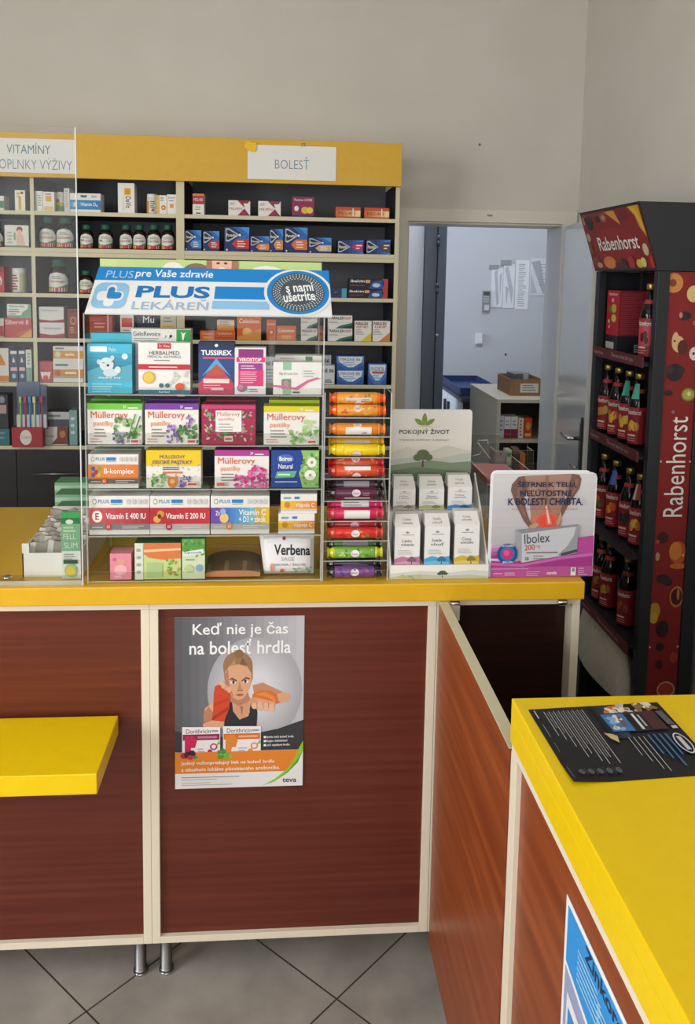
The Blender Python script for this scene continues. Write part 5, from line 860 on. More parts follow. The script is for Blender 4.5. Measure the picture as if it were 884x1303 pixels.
# low white cabinet with dark top
t = thing('low_cabinet', 'low white cabinet with dark top running along the back room', 'cabinet', (1.18, 5.25, 0))
B1('body', (1.068, 1.33, 4.855, 5.70, .08, 1.006), mat('#2a2b30', .5), t); B1('top_board', (1.056, 1.335, 4.845, 5.71, 1.0065, 1.027), mat('#3a3e4a', .35), t)  # near-black body: shade at the cabinet's end painted as colour
for y0, y1, yh in ((4.858, 5.27, 5.22), (5.276, 5.695, 5.33)):
    d = B1('door', (1.0612, 1.0678, y0, y1, .10, 1.0), mat('#eef0f2', .4), t)
    B1('handle', (1.046, 1.061, yh-.014, yh+.014, .885, .955), mat('#3c3e44', .4), d, .002)
mb = MB()
for a in ((1.07, 1.32, 4.95, 4.958), (1.07, 1.32, 5.592, 5.60), (1.07, 1.078, 4.958, 5.592), (1.312, 1.32, 4.958, 5.592)): mb.box(*a, 1.0275, 1.075, '#2a3a66')
mb.box(1.078, 1.312, 4.958, 5.592, 1.0275, 1.036, '#33487c'); mb.build('tray', None, 'dark blue plastic tray on the low white cabinet', 'tray')
# open shelf unit
t = thing('open_shelf_unit', 'cream open shelf unit with two compartments in the back room', 'shelf unit', (1.45, 4.5, 0))
OC = mat('#c8c2b0', .55)
B1('side_panel', (1.100, 1.118, 4.20, 4.82, 0, 1.100), OC, t); B1('side_panel', (1.75, 1.768, 4.20, 4.82, 0, 1.100), OC, t); B1('top_board', (1.098, 1.77, 4.195, 4.82, 1.1005, 1.118), OC, t)
B1('back_panel', (1.118, 1.75, 4.80, 4.815, 0, 1.1), mat('#55524c', .6), t)
for z in (.912, .66, .40, .12): B1('shelf_board', (1.1182, 1.7498, 4.203, 4.799, z-.018, z), OC, t)
def opk(label, r, c, items, Y=4.23, z=.9125):
    x0, x1, z0, z1 = pxrect(r, Y, z); mb = MB(); mb.box(x0, x1, Y, Y+.08, z0, z1, c); art(mb, flat((x0, Y, z1), (x1-x0, 0, 0), (0, 0, z0-z1)), items); mb.build('medicine_box', None, label, 'medicine box', 'boxes in the back room shelf unit')
opk('white carton at the left in the back room shelf unit', (634.5, 529, 641, 552), '#d8dade', [('l', .1, .2, .8, 3, .2, .06, '#8a8f98')])
opk('white carton with crimson foot, left of the pair in the back room shelf unit', (641.5, 530, 649.5, 552), '#dcdcde', [('r', 0, .58, 1, 1, '#8c2440'), ('l', .2, .2, .6, 2, .15, .06, '#999999')])
opk('white carton with crimson foot, right of the pair in the back room shelf unit', (650, 530, 658.5, 552), '#dcdcde', [('r', 0, .58, 1, 1, '#8c2440'), ('l', .2, .2, .6, 2, .15, .06, '#999999')])
opk('slim cream carton with red letters in the back room shelf unit', (659.5, 532, 666, 552), '#e2d8c8', [('l', .3, .1, .4, 5, .17, .1, '#b8503c')])
opk('small orange red carton at the right in the back room shelf unit', (667, 532, 676.5, 552), '#c84a24', [('e', .5, .4, .3, .2, '#e0a03a'), ('r', .1, .75, .9, .9, '#e8b86a')])
# cardboard crate with papers
a = atZ(646, 506, 1.1185); b = atZ(690, 505, 1.1185)
x0, x1, y0, y1 = 1.20, 1.375, 4.33, 4.60; zt = 1.205
t = thing('cardboard_crate', 'brown corrugated cardboard crate with a white label on the shelf unit', 'crate', (1.29, 4.45, 1.1185))
CB = noisy('corrugated_cardboard', '#8a6648', '#a07a58', 30, .8, (6, 6, .4))
mb = MB(); z0 = 1.1185
for q in ((x0, x1, y0, y0+.005), (x0, x1, y1-.005, y1), (x0, x0+.005, y0+.005, y1-.005), (x1-.005, x1, y0+.005, y1-.005)): mb.box(*q, z0, zt, CB)
mb.box(x0+.005, x1-.005, y0+.005, y1-.005, z0, z0+.004, CB)
art(mb, flat((x0, y0, zt), (x1-x0, 0, 0), (0, 0, z0-zt)), [('r', .3, .25, .85, .8, '#d8d6d2'), ('l', .36, .35, .42, 3, .14, .05, '#77736c')]); mb.build('body', t)
for i in range(7):
    yv = y0+.03+i*.035; mb = MB(); mb.box(x0-.0006, x0-.0001, yv, yv+.012, z0+.01, zt-.008, '#6e4e36'); mb.build('slot', t)
for i, (dx, rz, l) in enumerate(((.03, .2, 'grey crumpled paper bag sticking out of the cardboard crate'), (.09, -.3, 'white crumpled paper bag sticking out of the cardboard crate'))):
    mb = MB(); rn = random.Random(i); mb.T = Matrix.Translation((x0+dx+.03, 4.45+.06*i, z0+.0045)) @ Matrix.Rotation(rz, 4, 'Z')
    lo = [(-.025, -.05, 0), (.025, -.05, 0), (.025, .05, 0), (-.025, .05, 0)]; hi = [(p[0]*rn.uniform(.6, 1.5), p[1]*rn.uniform(.6, 1.1), .10+rn.uniform(-.01, .02)) for p in lo]
    mb.hexa([lo[0], lo[1], hi[1], hi[0]], [lo[3], lo[2], hi[2], hi[3]], ['#6e747e', '#c4c7ce'][i]); mb.build('paper_bag', None, l, 'paper bag')

# ---------------------------------------------------------------- juice stand against the right wall
SX0, SX1, SYN, SYF = 1.155, 1.343, 2.55, 3.07
t = thing('juice_stand', 'tall dark grey juice stand with fruit prints against the right wall', 'display stand', ((SX0+SX1)/2, 2.81, 0))
AN = mat('#25282c', .45); RED = '#842020'
B1('post', (SX0, SX0+.039, SYN, SYN+.03, 0, 1.7595), AN, t, .002, label='near post by the fruit panel'); B1('post', (1.299, SX1, SYN, SYN+.03, 0, 1.7595), AN, t, .002)
B1('post', (SX0, SX0+.03, SYF-.03, SYF, 0, 1.7595), AN, t, .002); B1('post', (1.313, SX1, SYF-.03, SYF, 0, 1.7595), AN, t, .002)
B1('far_panel', (SX0+.0302, 1.3128, SYF-.012, SYF-.002, .02, 1.759), mat('#22242a', .5), t)
B1('back_panel', (SX1-.008, SX1-.002, SYN+.031, SYF-.031, .02, 1.759), mat('#3a1c1e', .5), t)
PX0, PX1, PZ0, PZ1 = SX0+.0392, 1.2988, .02, 1.758
mb = MB(); mb.box(PX0, PX1, SYN+.008, SYN+.014, PZ0, PZ1, RED)
def fp(x, y): a = atY(x, y, SYN+.008); return ((a.x-PX0)/(PX1-PX0), (PZ1-a.z)/(PZ1-PZ0))
pa = (PX1-PX0)/(PZ1-PZ0)
def fe(x, y, rx, ry, c, n=16): cx, cy = fp(x, y); return ('e', cx, cy, rx*SYN/1085/(PX1-PX0), ry*SYN/1085/(PZ1-PZ0), c, n)
DKB = '#2c2226'
it = [fe(857, 360, 13, 13, '#c98648'), fe(856, 360, 5, 5, '#8a3e24'), fe(882, 374, 9, 11, '#d8bf7a'), fe(871, 402, 9, 6, DKB), fe(866, 401, 2.5, 4, '#d0766a'), fe(886, 411, 6, 4, '#b8543a'), fe(863, 438, 8, 11, '#d6b083'), fe(859, 434, 5, 12, '#d6b083'), fe(858, 434, 1.5, 1.5, '#5a2e22'), fe(868, 442, 7, 10, '#5a2424'),
      fe(883, 450, 7, 9, '#ddd6c6'), fe(882, 450, 2, 2, '#4a2a2a'), fe(886, 446, 1.5, 2, '#4a2a2a'), fe(858, 474, 12, 12, DKB), fe(852, 470, 5, 6, '#3c2c34'), fe(866, 472, 5, 6, '#37282e'), fe(850, 500, 6, 4, '#351f20'), fe(875, 502, 10, 9, '#7f7a2c'), fe(875, 502, 8, 7, '#aaa84e'), fe(876, 501, 2.5, 3, '#d8d8b0'),
      fe(843, 684, 8, 8, '#3a1c1e'), fe(836, 689, 3, 3, '#b8403a'), fe(862, 703, 12, 16, '#b8562a'), fe(859, 701, 9, 13, '#cf7c34'), fe(862, 720, 12, 4, '#c86a2c'), fe(836, 708, 3, 6, '#aa9468'), fe(843, 736, 10, 6, '#2e2224'), fe(849, 740, 7, 6, '#3a2426'), fe(860, 759, 10, 15, '#b87a4a'), fe(860, 759, 8, 12, '#4a1c1e'), fe(862, 756, 2, 8, '#b87a4a'),
      fe(832, 777, 8, 12, '#b8892e'), fe(831, 786, 6, 8, '#c29a3a'), fe(842, 800, 9, 12, '#2e1e20'), fe(839, 823, 6, 6, '#2c1a1e'), fe(856, 836, 6, 8, '#a83c26'), fe(838, 845, 5, 7, '#3a1c1e'), fe(846, 877, 13, 12, '#c89a84'), fe(846, 877, 11, 10, '#a83a30')]
cx, cy = fp(858.5, 594); it.append(('t', 'Rabenhorst', cx, cy, 137*SYN/1085/(PX1-PX0), 27*SYN/1085/(PZ1-PZ0), '#ece6e2', .0, math.pi/2, pa))
cx, cy = fp(855.5, 524); it.append(('t', '®', cx, cy, 4*SYN/1085/(PX1-PX0), 4*SYN/1085/(PZ1-PZ0), '#c8a8a8', 0, math.pi/2, pa))
for x, y in ((840, 587), (877, 587), (868, 706), (826, 823), (861, 822)): it.append(fe(x, y, 1.3, 1.5, '#d8d2cc', 8))
art(mb, flat((PX0, SYN+.008, PZ1), (PX1-PX0, 0, 0), (0, 0, PZ0-PZ1)), it, eps=.00008); mb.build('fruit_panel', t, 'dark red panel with fruit print and upright white word')
# header: wedge whose front leans outwards
HT, HB, HX = 1.968, 1.7605, 1.079
mb = MB(); P = {}
for y in (SYN-.002, SYF):
    P[y] = [(HX, y, HT), (HX+.004, y, HT-.004), (SX0-.004, y, HB), (SX1+.002, y, HB), (SX1+.002, y, HT)]
a, b = P[SYN-.002], P[SYF]
mb.face(a, AN); mb.face(b[::-1], AN)
for i in range(5): mb.face([a[i], b[i], b[(i+1) % 5], a[(i+1) % 5]], AN)
TLh, TRh, BLh = Vector((HX+.006, SYF-.004, HT-.008)), Vector((HX+.006, SYN+.004, HT-.008)), Vector((SX0-.0055, SYF-.004, HB+.008))
U, V = TRh-TLh, BLh-TLh; W, H = U.length, V.length; asp = W/H
hn = V.cross(U).normalized(); TLh += hn*.0012
def ee(x, y, rx, ry, c, n=16): return ('e', x, y, rx, ry, c, n)
it = [('r', 0, 0, 1, 1, RED), ('e', .45, .6, .35, .3, '#922626', 24), ee(.14, .17, .06, .13, DKB), ee(.06, .10, .04, .05, DKB), ('r', .02, .05, .05, .18, '#b88a70'), ee(.3, .12, .05, .06, '#3a2024'), ee(.4, .11, .06, .08, '#8a5a3c'), ee(.4, .11, .03, .04, '#c08a5c'), ('p', [(.44, .02), (.6, .02), (.66, .27)], '#d8923c'), ee(.72, .12, .06, .09, '#6c2430'), ('p', [(.82, .0), (.98, .0), (1, .5), (.93, .35), (.9, .15)], '#c8952c'), ('p', [(.84, .0), (.93, .05), (.98, .3), (.99, .5), (.95, .3), (.9, .12)], '#d8ac44'), ee(.93, .7, .04, .1, '#c8b894'), ee(.98, .9, .03, .1, '#b8302c'), ee(.05, .42, .04, .08, '#b8966c'), ee(.04, .6, .03, .12, '#7a5a44'), ee(.08, .86, .06, .08, '#8a4a3c'), ee(.13, .93, .05, .05, '#c89a84'), ee(.32, .93, .11, .11, '#d8783c'), ee(.32, .94, .08, .08, '#e08c4c'), ('s', .44, .84, .58, .98, 10, .05, .06, ['#3a2a28', '#4a3a34']), ee(.68, .93, .05, .1, '#a8343a'), ee(.8, .92, .05, .07, '#c8b84a'), ee(.86, .9, .04, .08, '#d8d070')]
it = [q if q[0] != 'e' or q[2]+q[4] <= 1 else ('e', q[1], min(q[2], .995-q[4]), *q[3:]) for q in it]
it.append(('t', 'Rabenhorst', .535, .555, .66, .24, '#f0ecea', .012))
mb2 = mb; art(mb, flat(TLh, U, V), it, eps=.0001); mb.build('header', t, 'dark header box with fruit picture and white word on its slanted front')
# shelves and price strips
S1, S2, S3, S4 = 1.472, 1.174, .846, .543
for z in (S1, S2, S3, S4, .335):
    mb = MB(); mb.box(SX0+.004, SX1-.009, SYN+.0305, SYF-.031, z-.012, z, mat('#24262b', .4)); mb.build('shelf', t)
    if z < .4: continue
    mb = MB(); mb.box(1.1235, SX0+.0039, SYN+.035, 2.965, z-.012, z-.002, AN); mb.build('shelf_lip', t)
for z in (S1, S2, S4):
    mb = MB(); mb.box(1.118, 1.1232, 2.548, 2.97, z-.012, z+.022, '#5c2024')
    art(mb, flat((1.118, 2.97, z+.022), (0, -.422, 0), (0, 0, -.034)), [('t', 'Rabenhorst', .14, .5, .2, .34, '#b89a9c', 0), ('t', 'The very best for you.', .63, .5, .44, .5, '#c4acae', 0)]); mb.build('price_strip', t)
def bottle(label, x, y, z, art_, neck='#a83a44', tag=None, back=False):
    r, h = .0305, .2475; z += .0004
    th = thing('juice_bottle', label, 'juice bottle', (x, y, z), 'bottles on the juice stand')
    mb = MB(); mb.lathe((x, y, z), [(0, r*.9), (.004, r), (h*.56, r), (h*.62, r*.96), (h*.68, r*.82), (h*.75, r*.58), (h*.81, r*.43), (h*.93, r*.40)], mat('#120b0b', .1), 24); mb.build('glass_body', th)
    mb = MB(); mb.lathe((x, y, z), [(h*.92, r*.44), (h*.925, r*.47), (h*.99, r*.47), (h, r*.42)], mat('#b39a58', .3, .8), 18); mb.build('cap', th)
    mb = MB(); mb.lathe((x, y, z), [(h*.735, r*.66), (h*.74, r*.68), (h*.785, r*.54), (h*.79, r*.5)], mat(neck, .5), 18, cap=False); mb.build('neck_band', th)
    mb = MB(); fn = round_map((x, y, 0), r+.0006, z+h*.05, z+h*.545, -2.5, .95); art(mb, fn, [('r', 0, 0, 1, 1, '#94222a'), ('r', 0, 0, 1, .12, '#a03036')]+art_+[('t', 'Rabenhorst', .46, .13, .46, .13, '#f0e8e6', .01), ('l', .28, .74, .4, 1, .1, .05, '#e8c0b8'), ('l', .28, .84, .34, 2, .06, .02, '#d89a98')]+([('r', .9, .06, .995, .98, '#c4c2be')] if 'flame' in label or 'banana and orange' in label or 'dim red' in label else [])); mb.build('paper_label', th)
    if tag:
        mb = MB(); c, wt = tag; tz = z+h*.66
        mb.hexa([(x-r*1.02, y-.012, tz), (x-r*.9, y-.022, tz), (x-r*.5, y-.012, tz+.05), (x-r*.55, y-.004, tz+.05)], [(x-r*.98, y-.010, tz), (x-r*.86, y-.020, tz), (x-r*.46, y-.010, tz+.05), (x-r*.51, y-.002, tz+.05)], c)
        mb.hexa([(x-r*.9, y-.022, tz), (x-r*.35, y-.026, tz), (x-r*.2, y-.014, tz+.05), (x-r*.5, y-.012, tz+.05)], [(x-r*.86, y-.020, tz), (x-r*.31, y-.024, tz), (x-r*.16, y-.012, tz+.05), (x-r*.46, y-.010, tz+.05)], wt); mb.build('hang_tag', th)
    return th
def fruit(*cs): 
    rn = random.Random(sum(ord(q) for q in cs[0])); out = []
    for i, c in enumerate(cs): out.append(('e', .34+.075*i+rn.uniform(-.02, .02), .46+rn.uniform(-.08, .10), .08, .125, c, 14))
    return [('r', .26, .24, .66, .7, '#8c1f26')]+out
BX = 1.198
bottle('juice bottle with apricot and kiwi label, farthest on the second stand shelf', BX, 3.012, S2, fruit('#d8823c', '#8a9a4a', '#c8743c', '#b8b060'))
bottle('juice bottle with banana label, second from the far end of the second shelf', BX, 2.914, S2, fruit('#d86a34', '#e0b83c', '#d8c04a', '#c8543c'))
bottle('juice bottle with a turquoise tag and orange label, second shelf', BX, 2.82, S2, fruit('#d8902c', '#e8a83c', '#b8c04a', '#e8b84a'), tag=('#4fb8a0', '#3a9a8a'))
bottle('juice bottle with a turquoise tag and mango label, nearest on the second shelf', BX, 2.738, S2, fruit('#e0a03c', '#d8b84a', '#e8b04a', '#c87a3c'), tag=('#4fb8a0', '#5fc8b0'))
bottle('juice bottle behind the tagged ones, far one of the rear pair on the second shelf', 1.285, 2.82, S2, fruit('#c8743c', '#d8a03c', '#b8542c', '#c8903c'))
bottle('juice bottle behind the tagged ones, near one of the rear pair on the second shelf', 1.285, 2.72, S2, fruit('#d8a03c', '#b8542c', '#c8903c', '#c8743c'))
bottle('juice bottle with dark plum label, farthest on the third stand shelf', BX, 3.0, S3, fruit('#7a3a3c', '#b8743c', '#5a6a3a', '#8a3a2c'))
bottle('juice bottle with a blue striped tag and flame coloured label, third shelf', BX, 2.89, S3, fruit('#d8642c', '#e0a03c', '#d8742c', '#c8542c'), tag=('#3a5aa8', '#4a6ab8'))
bottle('juice bottle with blackberry label on the third stand shelf', BX, 2.772, S3, fruit('#2c2230', '#3a2a38', '#24301f', '#33242c'), neck='#a83238')
bottle('juice bottle with red and white collar and peach label, nearest on the third shelf', BX, 2.685, S3, fruit('#e0a83c', '#d8b04a', '#e8c05a', '#c8782c'), tag=('#c8c0bc', '#b84a48'))
bottle('juice bottle half hidden by the advert card, farthest on the fourth stand shelf', BX, 2.985, S4, fruit('#9a4a2c', '#8a7a3a', '#b8742c', '#7a3a2c'), neck='#a8504c')
bottle('juice bottle with banana and orange label on the fourth stand shelf', BX, 2.905, S4, fruit('#c8a83c', '#b8842c', '#c8b04a', '#a8642c'), neck='#a83a34')
bottle('juice bottle with dim red label, nearest on the fourth stand shelf', BX, 2.745, S4, fruit('#8a3a2c', '#a8542c', '#6a2a2a', '#9a4a34'), neck='#7c2a2a')
bottle('juice bottle with a cherry label alone on the top stand shelf', BX, 2.69, S1, [('r', .24, .2, .68, .72, '#c04a50')]+[('e', .4, .5, .07, .12, '#5a1420', 14), ('e', .5, .42, .06, .1, '#6a1824', 14), ('e', .53, .58, .06, .1, '#4a101c', 14)])
mb = MB(); ya, yb_ = 2.905, 3.02; mb.box(1.18, 1.305, ya, yb_, S1+.0004, 1.533, '#221f2a')
art(mb, flat((1.18, ya, 1.533), (.125, 0, 0), (0, 0, -.06)), [('r', .5, .5, .8, .95, '#a8a4a8'), ('l', .52, .55, .26, 3, .12, .07, '#33303a')]); art(mb, flat((1.18, yb_, 1.533), (0, ya-yb_, 0), (0, 0, -.06)), [('r', .1, .4, .75, .8, '#c8c4c4')])
mb.build('juice_carton', None, 'dark navy carton under the red one on the top stand shelf', 'carton')
mb = MB(); mb.box(1.182, 1.29, ya+.002, yb_-.002, 1.5334, 1.692, '#8e2430', left='#b82430', top='#8a1c26')
art(mb, flat((1.182, ya+.002, 1.692), (.108, 0, 0), (0, 0, -.158)), [('l', .06, .06, .85, 22, .042, .012, '#a84a54')]); art(mb, flat((1.182, yb_-.002, 1.692), (0, ya-yb_+.004, 0), (0, 0, -.158)), [('t', 'Rabenhorst', .5, .08, .7, .07, '#f0e4e2', .01), ('e', .6, .4, .2, .1, '#c8b84a'), ('e', .62, .62, .2, .09, '#d2c458'), ('e', .3, .42, .12, .07, '#5a7a3a'), ('e', .5, .22, .1, .05, '#d8b0a8'), ('e', .25, .7, .08, .05, '#e0c0b8'), ('e', .3, .82, .06, .04, '#e0c0b8')])
mb.build('juice_carton', None, 'bright red carton with lemon picture on the top stand shelf', 'carton')
# canvas bag under the lowest bottles
mb = MB(); nx, nz = 14, 10; bx, by0, by1, bz0, bz1 = 1.165, 2.61, 3.034, .3356, .515
CAN = noisy('canvas_cloth', '#c9c5bb', '#d6d2c9', 60, .9, bump=.15)
rn = random.Random(3)
def bag(u, v, s):
    y = by1-(by1-by0)*(1-u)*(1-.16*v*v)
    bul = .05*(max(0, 1-(2*u-1)**4))**.5*(1-.65*v**2)+.004
    return (bx+s*bul+.004*math.sin(9*u+4*v)*(1 if s < 0 else .5), y, bz0+(bz1-bz0)*v+.006*v*math.sin(6*u))
for s in (-1, 1):
    for i in range(nx):
        for j in range(nz):
            f = [bag(i/nx, j/nz, s), bag((i+1)/nx, j/nz, s), bag((i+1)/nx, (j+1)/nz, s), bag(i/nx, (j+1)/nz, s)]; mb.face(f[::-1] if s < 0 else f, CAN, True)
for i in range(nx): mb.face([bag(i/nx, 0, -1), bag(i/nx, 0, 1), bag((i+1)/nx, 0, 1), bag((i+1)/nx, 0, -1)][::-1], CAN)
for j in range(nz):
    for u in (0, 1): mb.face([bag(u, j/nz, -1), bag(u, j/nz, 1), bag(u, (j+1)/nz, 1), bag(u, (j+1)/nz, -1)], CAN)
mb.build('canvas_bag', None, 'off white canvas bag lying under the lowest bottles of the stand', 'bag')

# ---------------------------------------------------------------- posters and leaflet
PY = CYF+.0115
def pa_(mb, O, U, V, it, eps=.00007): art(mb, flat(O, U, V), it, eps=eps, rough=.35)
mb = MB(); x0, x1, z0, z1 = -.2385, .0635, .5095, .932
mb.box(x0, x1, PY-.0008, PY, z0, z1, '#e6e4e4')
SKN, SKS, WR, HR = '#d9a582', '#b87e60', '#cc4a2c', '#9a7654'
it = [('g', 0, 0, 1, .785, 14, '#55565b', '#c4c4ca', 'x'), *[('e', .62, .43, .37-.022*k, .31-.018*k, mixc('#a8a8ae', '#d6d6dc', k/11), 36) for k in range(12)], ('p', [(0, .66), (.18, .70), (.5, .70), (.8, .66), (1, .61), (1, .785), (0, .785)], '#3a3a3e'), ('g', 0, 0, 1, .1, 3, '#4e4f54', '#66666c', 'y')]
it = [('g', 0, 0, 1, .785, 16, '#58595e', '#bfbfc6', 'x')]+it[1:14]
it += [('t', 'Keď nie je čas', .505, .077, .735, .088, '#f3f3f4', .012), ('t', 'na bolesť hrdla', .505, .172, .785, .088, '#f3f3f4', .012)]
# far arm and shoulder, torso, top
it += [('p', [(.60, .40), (.68, .385), (.80, .43), (.88, .46), (.88, .50), (.80, .51), (.62, .48)], '#c48a66'), ('e', .84, .475, .06, .03, SKN),
 ('p', [(.22, .60), (.23, .53), (.30, .49), (.42, .46), (.56, .46), (.63, .49), (.64, .60), (.62, .64), (.24, .64)], SKN), ('p', [(.22, .63), (.22, .56), (.26, .52), (.30, .56), (.32, .64)], SKS),
 ('p', [(.38, .63), (.39, .55), (.41, .49), (.44, .485), (.45, .55), (.50, .60), (.57, .58), (.59, .49), (.62, .48), (.64, .56), (.635, .64), (.38, .68)], '#2c2d33'), ('p', [(.44, .48), (.57, .47), (.58, .56), (.52, .595), (.46, .56)], '#d09a78'), ('p', [(.50, .52), (.53, .52), (.52, .58)], '#a87458')]
# neck, head, hair
it += [('p', [(.43, .42), (.56, .42), (.58, .49), (.50, .52), (.42, .49)], SKS), ('e', .485, .285, .115, .085, HR, 24), ('e', .495, .215, .035, .025, '#8a6848'), ('p', [(.37, .28), (.60, .28), (.60, .36), (.575, .42), (.385, .37)], HR),
 ('p', [(.385, .32), (.42, .285), (.49, .275), (.56, .29), (.59, .33), (.59, .385), (.565, .44), (.53, .475), (.49, .485), (.45, .47), (.41, .425), (.39, .38)], SKN), ('p', [(.385, .33), (.41, .30), (.42, .40), (.46, .47), (.41, .425), (.388, .38)], SKS), ('p', [(.50, .37), (.515, .42), (.53, .425), (.50, .435), (.485, .425)], '#c08866'),
 ('p', [(.415, .365), (.44, .352), (.48, .368), (.478, .376), (.44, .363)], '#6a4a34'), ('p', [(.515, .368), (.55, .350), (.58, .358), (.578, .366), (.55, .36), (.517, .377)], '#6a4a34'), ('e', .449, .380, .022, .0085, '#ece6e2'), ('e', .547, .377, .022, .0085, '#ece6e2'), ('e', .452, .380, .010, .0085, '#3a4448'), ('e', .544, .377, .010, .0085, '#3a4448'), ('p', [(.425, .374), (.45, .368), (.473, .376), (.45, .372)], '#3a2a22'), ('p', [(.523, .374), (.546, .365), (.57, .371), (.546, .369)], '#3a2a22'),
 ('p', [(.465, .452), (.49, .447), (.52, .447), (.535, .453), (.50, .464)], '#b0604c'), ('p', [(.465, .452), (.535, .453), (.50, .455)], '#7c3c30'), ('e', .49, .428, .008, .003, '#7c4c38'), ('e', .515, .428, .008, .003, '#7c4c38'),
 ('p', [(.42, .285), (.46, .245), (.47, .275)], '#b08c64'), ('p', [(.50, .275), (.52, .235), (.56, .28)], '#7f5e42')]
# near forearm and wrapped fist by the chin
it += [('p', [(.28, .62), (.295, .54), (.30, .44), (.31, .40), (.36, .385), (.41, .40), (.43, .45), (.42, .53), (.38, .61)], WR), ('p', [(.29, .58), (.41, .52), (.415, .54), (.285, .605)], '#a83a22'), ('p', [(.30, .50), (.42, .47), (.42, .485), (.30, .52)], '#b8422a'), ('p', [(.215, .62), (.29, .60), (.38, .61), (.36, .645), (.22, .645)], SKN)]
it += [('e', .375+.022*i, .398+.012*i, .018, .018, ('#dcae90', '#d4a080')[i % 2], 12) for i in range(3)] + [('e', .36, .384, .022, .012, '#e0b496')]
# the punching fist
it += [('p', [(.60, .45), (.66, .432), (.74, .436), (.79, .465), (.80, .50), (.75, .53), (.66, .52), (.60, .48)], '#dc7234'), ('p', [(.62, .452), (.70, .44), (.77, .47), (.78, .50), (.72, .47)], '#e88a48'), ('p', [(.59, .48), (.62, .47), (.78, .50), (.77, .535), (.66, .55), (.59, .52)], SKN)] + [('e', .615+.045*i, .515+.006*i, .024, .024, '#e2b698', 12) for i in range(4)] + [('p', [(.632+.045*i, .50), (.637+.045*i, .50), (.64+.045*i, .535), (.635+.045*i, .535)], '#a87058') for i in range(3)] + [('e', .61, .49, .03, .014, '#d09a78')]
# packs
for bx, c1, c2, c3 in ((.055, '#c8285a', '#8c1f48', '#b02a68'), (.372, '#e08a3a', '#d8702c', '#e0903c')):
    it += [('p', [(bx, .635), (bx+.295, .640), (bx+.295, .800), (bx, .805)], '#ece9ea'), ('r', bx+.005, .68, bx+.29, .715, c2), ('t', 'Dorithricin', bx+.125, .662, .19, .026, '#5a5a60', .01), ('r', bx+.225, .657, bx+.28, .668, '#9a9aa0'), ('p', [(bx+.02, .69), (bx+.09, .685), (bx+.115, .72), (bx+.10, .76), (bx+.07, .76), (bx+.06, .80), (bx+.02, .80)], c1), ('r', bx+.12, .692, bx+.27, .704, mixc(c2, '#ffffff', .45)), ('e', bx+.245, .755, .03, .02, c3), ('e', bx+.245, .755, .018, .012, '#ece9ea'), ('e', bx+.215, .782, .018, .012, c3), ('p', [(bx+.26, .75), (bx+.29, .715), (bx+.295, .74)], '#8fc04a'), ('l', bx+.12, .765, .07, 2, .014, .004, '#8a8a90')]
it += [('r', 0, .785, .98, .91, '#e2862e')] + [('e', .07, .805, .03, .018, '#b82a34'), ('e', .10, .80, .03, .02, '#4a2438'), ('e', .13, .795, .03, .022, '#3a2030'), ('e', .12, .815, .024, .014, '#c8303a'), ('e', .155, .815, .02, .01, '#5a8a3a')] + [('s', .34, .78, .42, .82, 12, .03, .018, ['#6fb048', '#4f9438', '#8cc860'])]
it += [('t', 'Rýchlo lieči bolesť hrdla', .815, .705, .22, .017, '#f0f0f0', .012), ('t', 'Bojuje s baktériami', .79, .729, .17, .017, '#f0f0f0', .012), ('t', 'Lieči zapálené hrdlo', .80, .753, .19, .017, '#f0f0f0', .012)] + [('r', .69, .698+.024*i, .705, .711+.024*i, '#f0f0f0') for i in range(3)]
it += [('t', 'Jediný voľnopredajný liek na bolesť hrdla', .41, .850, .73, .028, '#f8f2ea', .012), ('t', 's obsahom lokálne pôsobiaceho antibiotika.', .435, .890, .77, .028, '#f8f2ea', .012)]
it += [('r', 0, .91, 1, 1, '#e8e6e6'), ('p', [(1, .73), (1, 1), (.69, 1), (.80, .96), (.90, .89), (.96, .82)], '#e8e6e6'), ('p', [(1, .73), (1, .79), (.96, .86), (.88, .92), (.78, .97), (.68, .995), (.78, .955), (.88, .895), (.94, .83), (.97, .77)], '#8fc63a'), ('p', [(1, .79), (.96, .86), (.88, .92), (.78, .97), (.68, .995), (.79, .965), (.89, .905), (.95, .85)], '#4f9a2c'), ('t', 'teva', .895, .965, .11, .026, '#3a5a34', .025), ('l', .05, .932, .55, 1, .1, .004, '#77777a'), ('l', .05, .945, .4, 1, .1, .003, '#9a9a9c'), ('l', .05, .966, .4, 2, .012, .003, '#9a9a9c')]
art(mb, flat((x0, PY-.0008, z1), (x1-x0, 0, 0), (0, 0, z0-z1)), it, eps=.00003, base=.0002, rough=.35)
mb.build('poster', None, 'poster of a woman boxer with red hand wraps on the brown counter front', 'poster')
# blue poster on the side of the near counter: faces -X, left of the picture is the far end
mb = MB(); ya, yb2, zt, zb = 1.022, .725, .918, .498; X = XS+.0115
mb.box(X-.0008, X, yb2, ya, zb, zt, '#eef0f2')
it = [('r', .03, .02, .97, .30, '#2a98e2'), ('g', .03, .27, .97, .98, 5, '#9aa4c8', '#c4cce0', 'y'), ('p', [(.03, .205), (.35, .245), (.97, .27), (.97, .31), (.35, .265), (.03, .222)], '#f0f2f4'), ('p', [(.03, .222), (.35, .265), (.97, .31), (.97, .34), (.03, .34)], '#9aa4c8'), ('t', 'Zinkorot', .47, .047, .45, .046, '#1c2a4c', .02), ('l', .17, .085, .34, 6, .019, .008, '#9fd0f2'), ('l', .40, .115, .36, 6, .019, .008, '#9fd0f2'), ('p', [(.07, .29), (.5, .33), (.5, .9), (.07, .9)], '#e8ecf2'), ('p', [(.09, .33), (.48, .36), (.48, .88), (.09, .88)], '#3a8ad0'), ('t', 'Zinkorot', .29, .6, .32, .03, '#eef2f6', .01)]
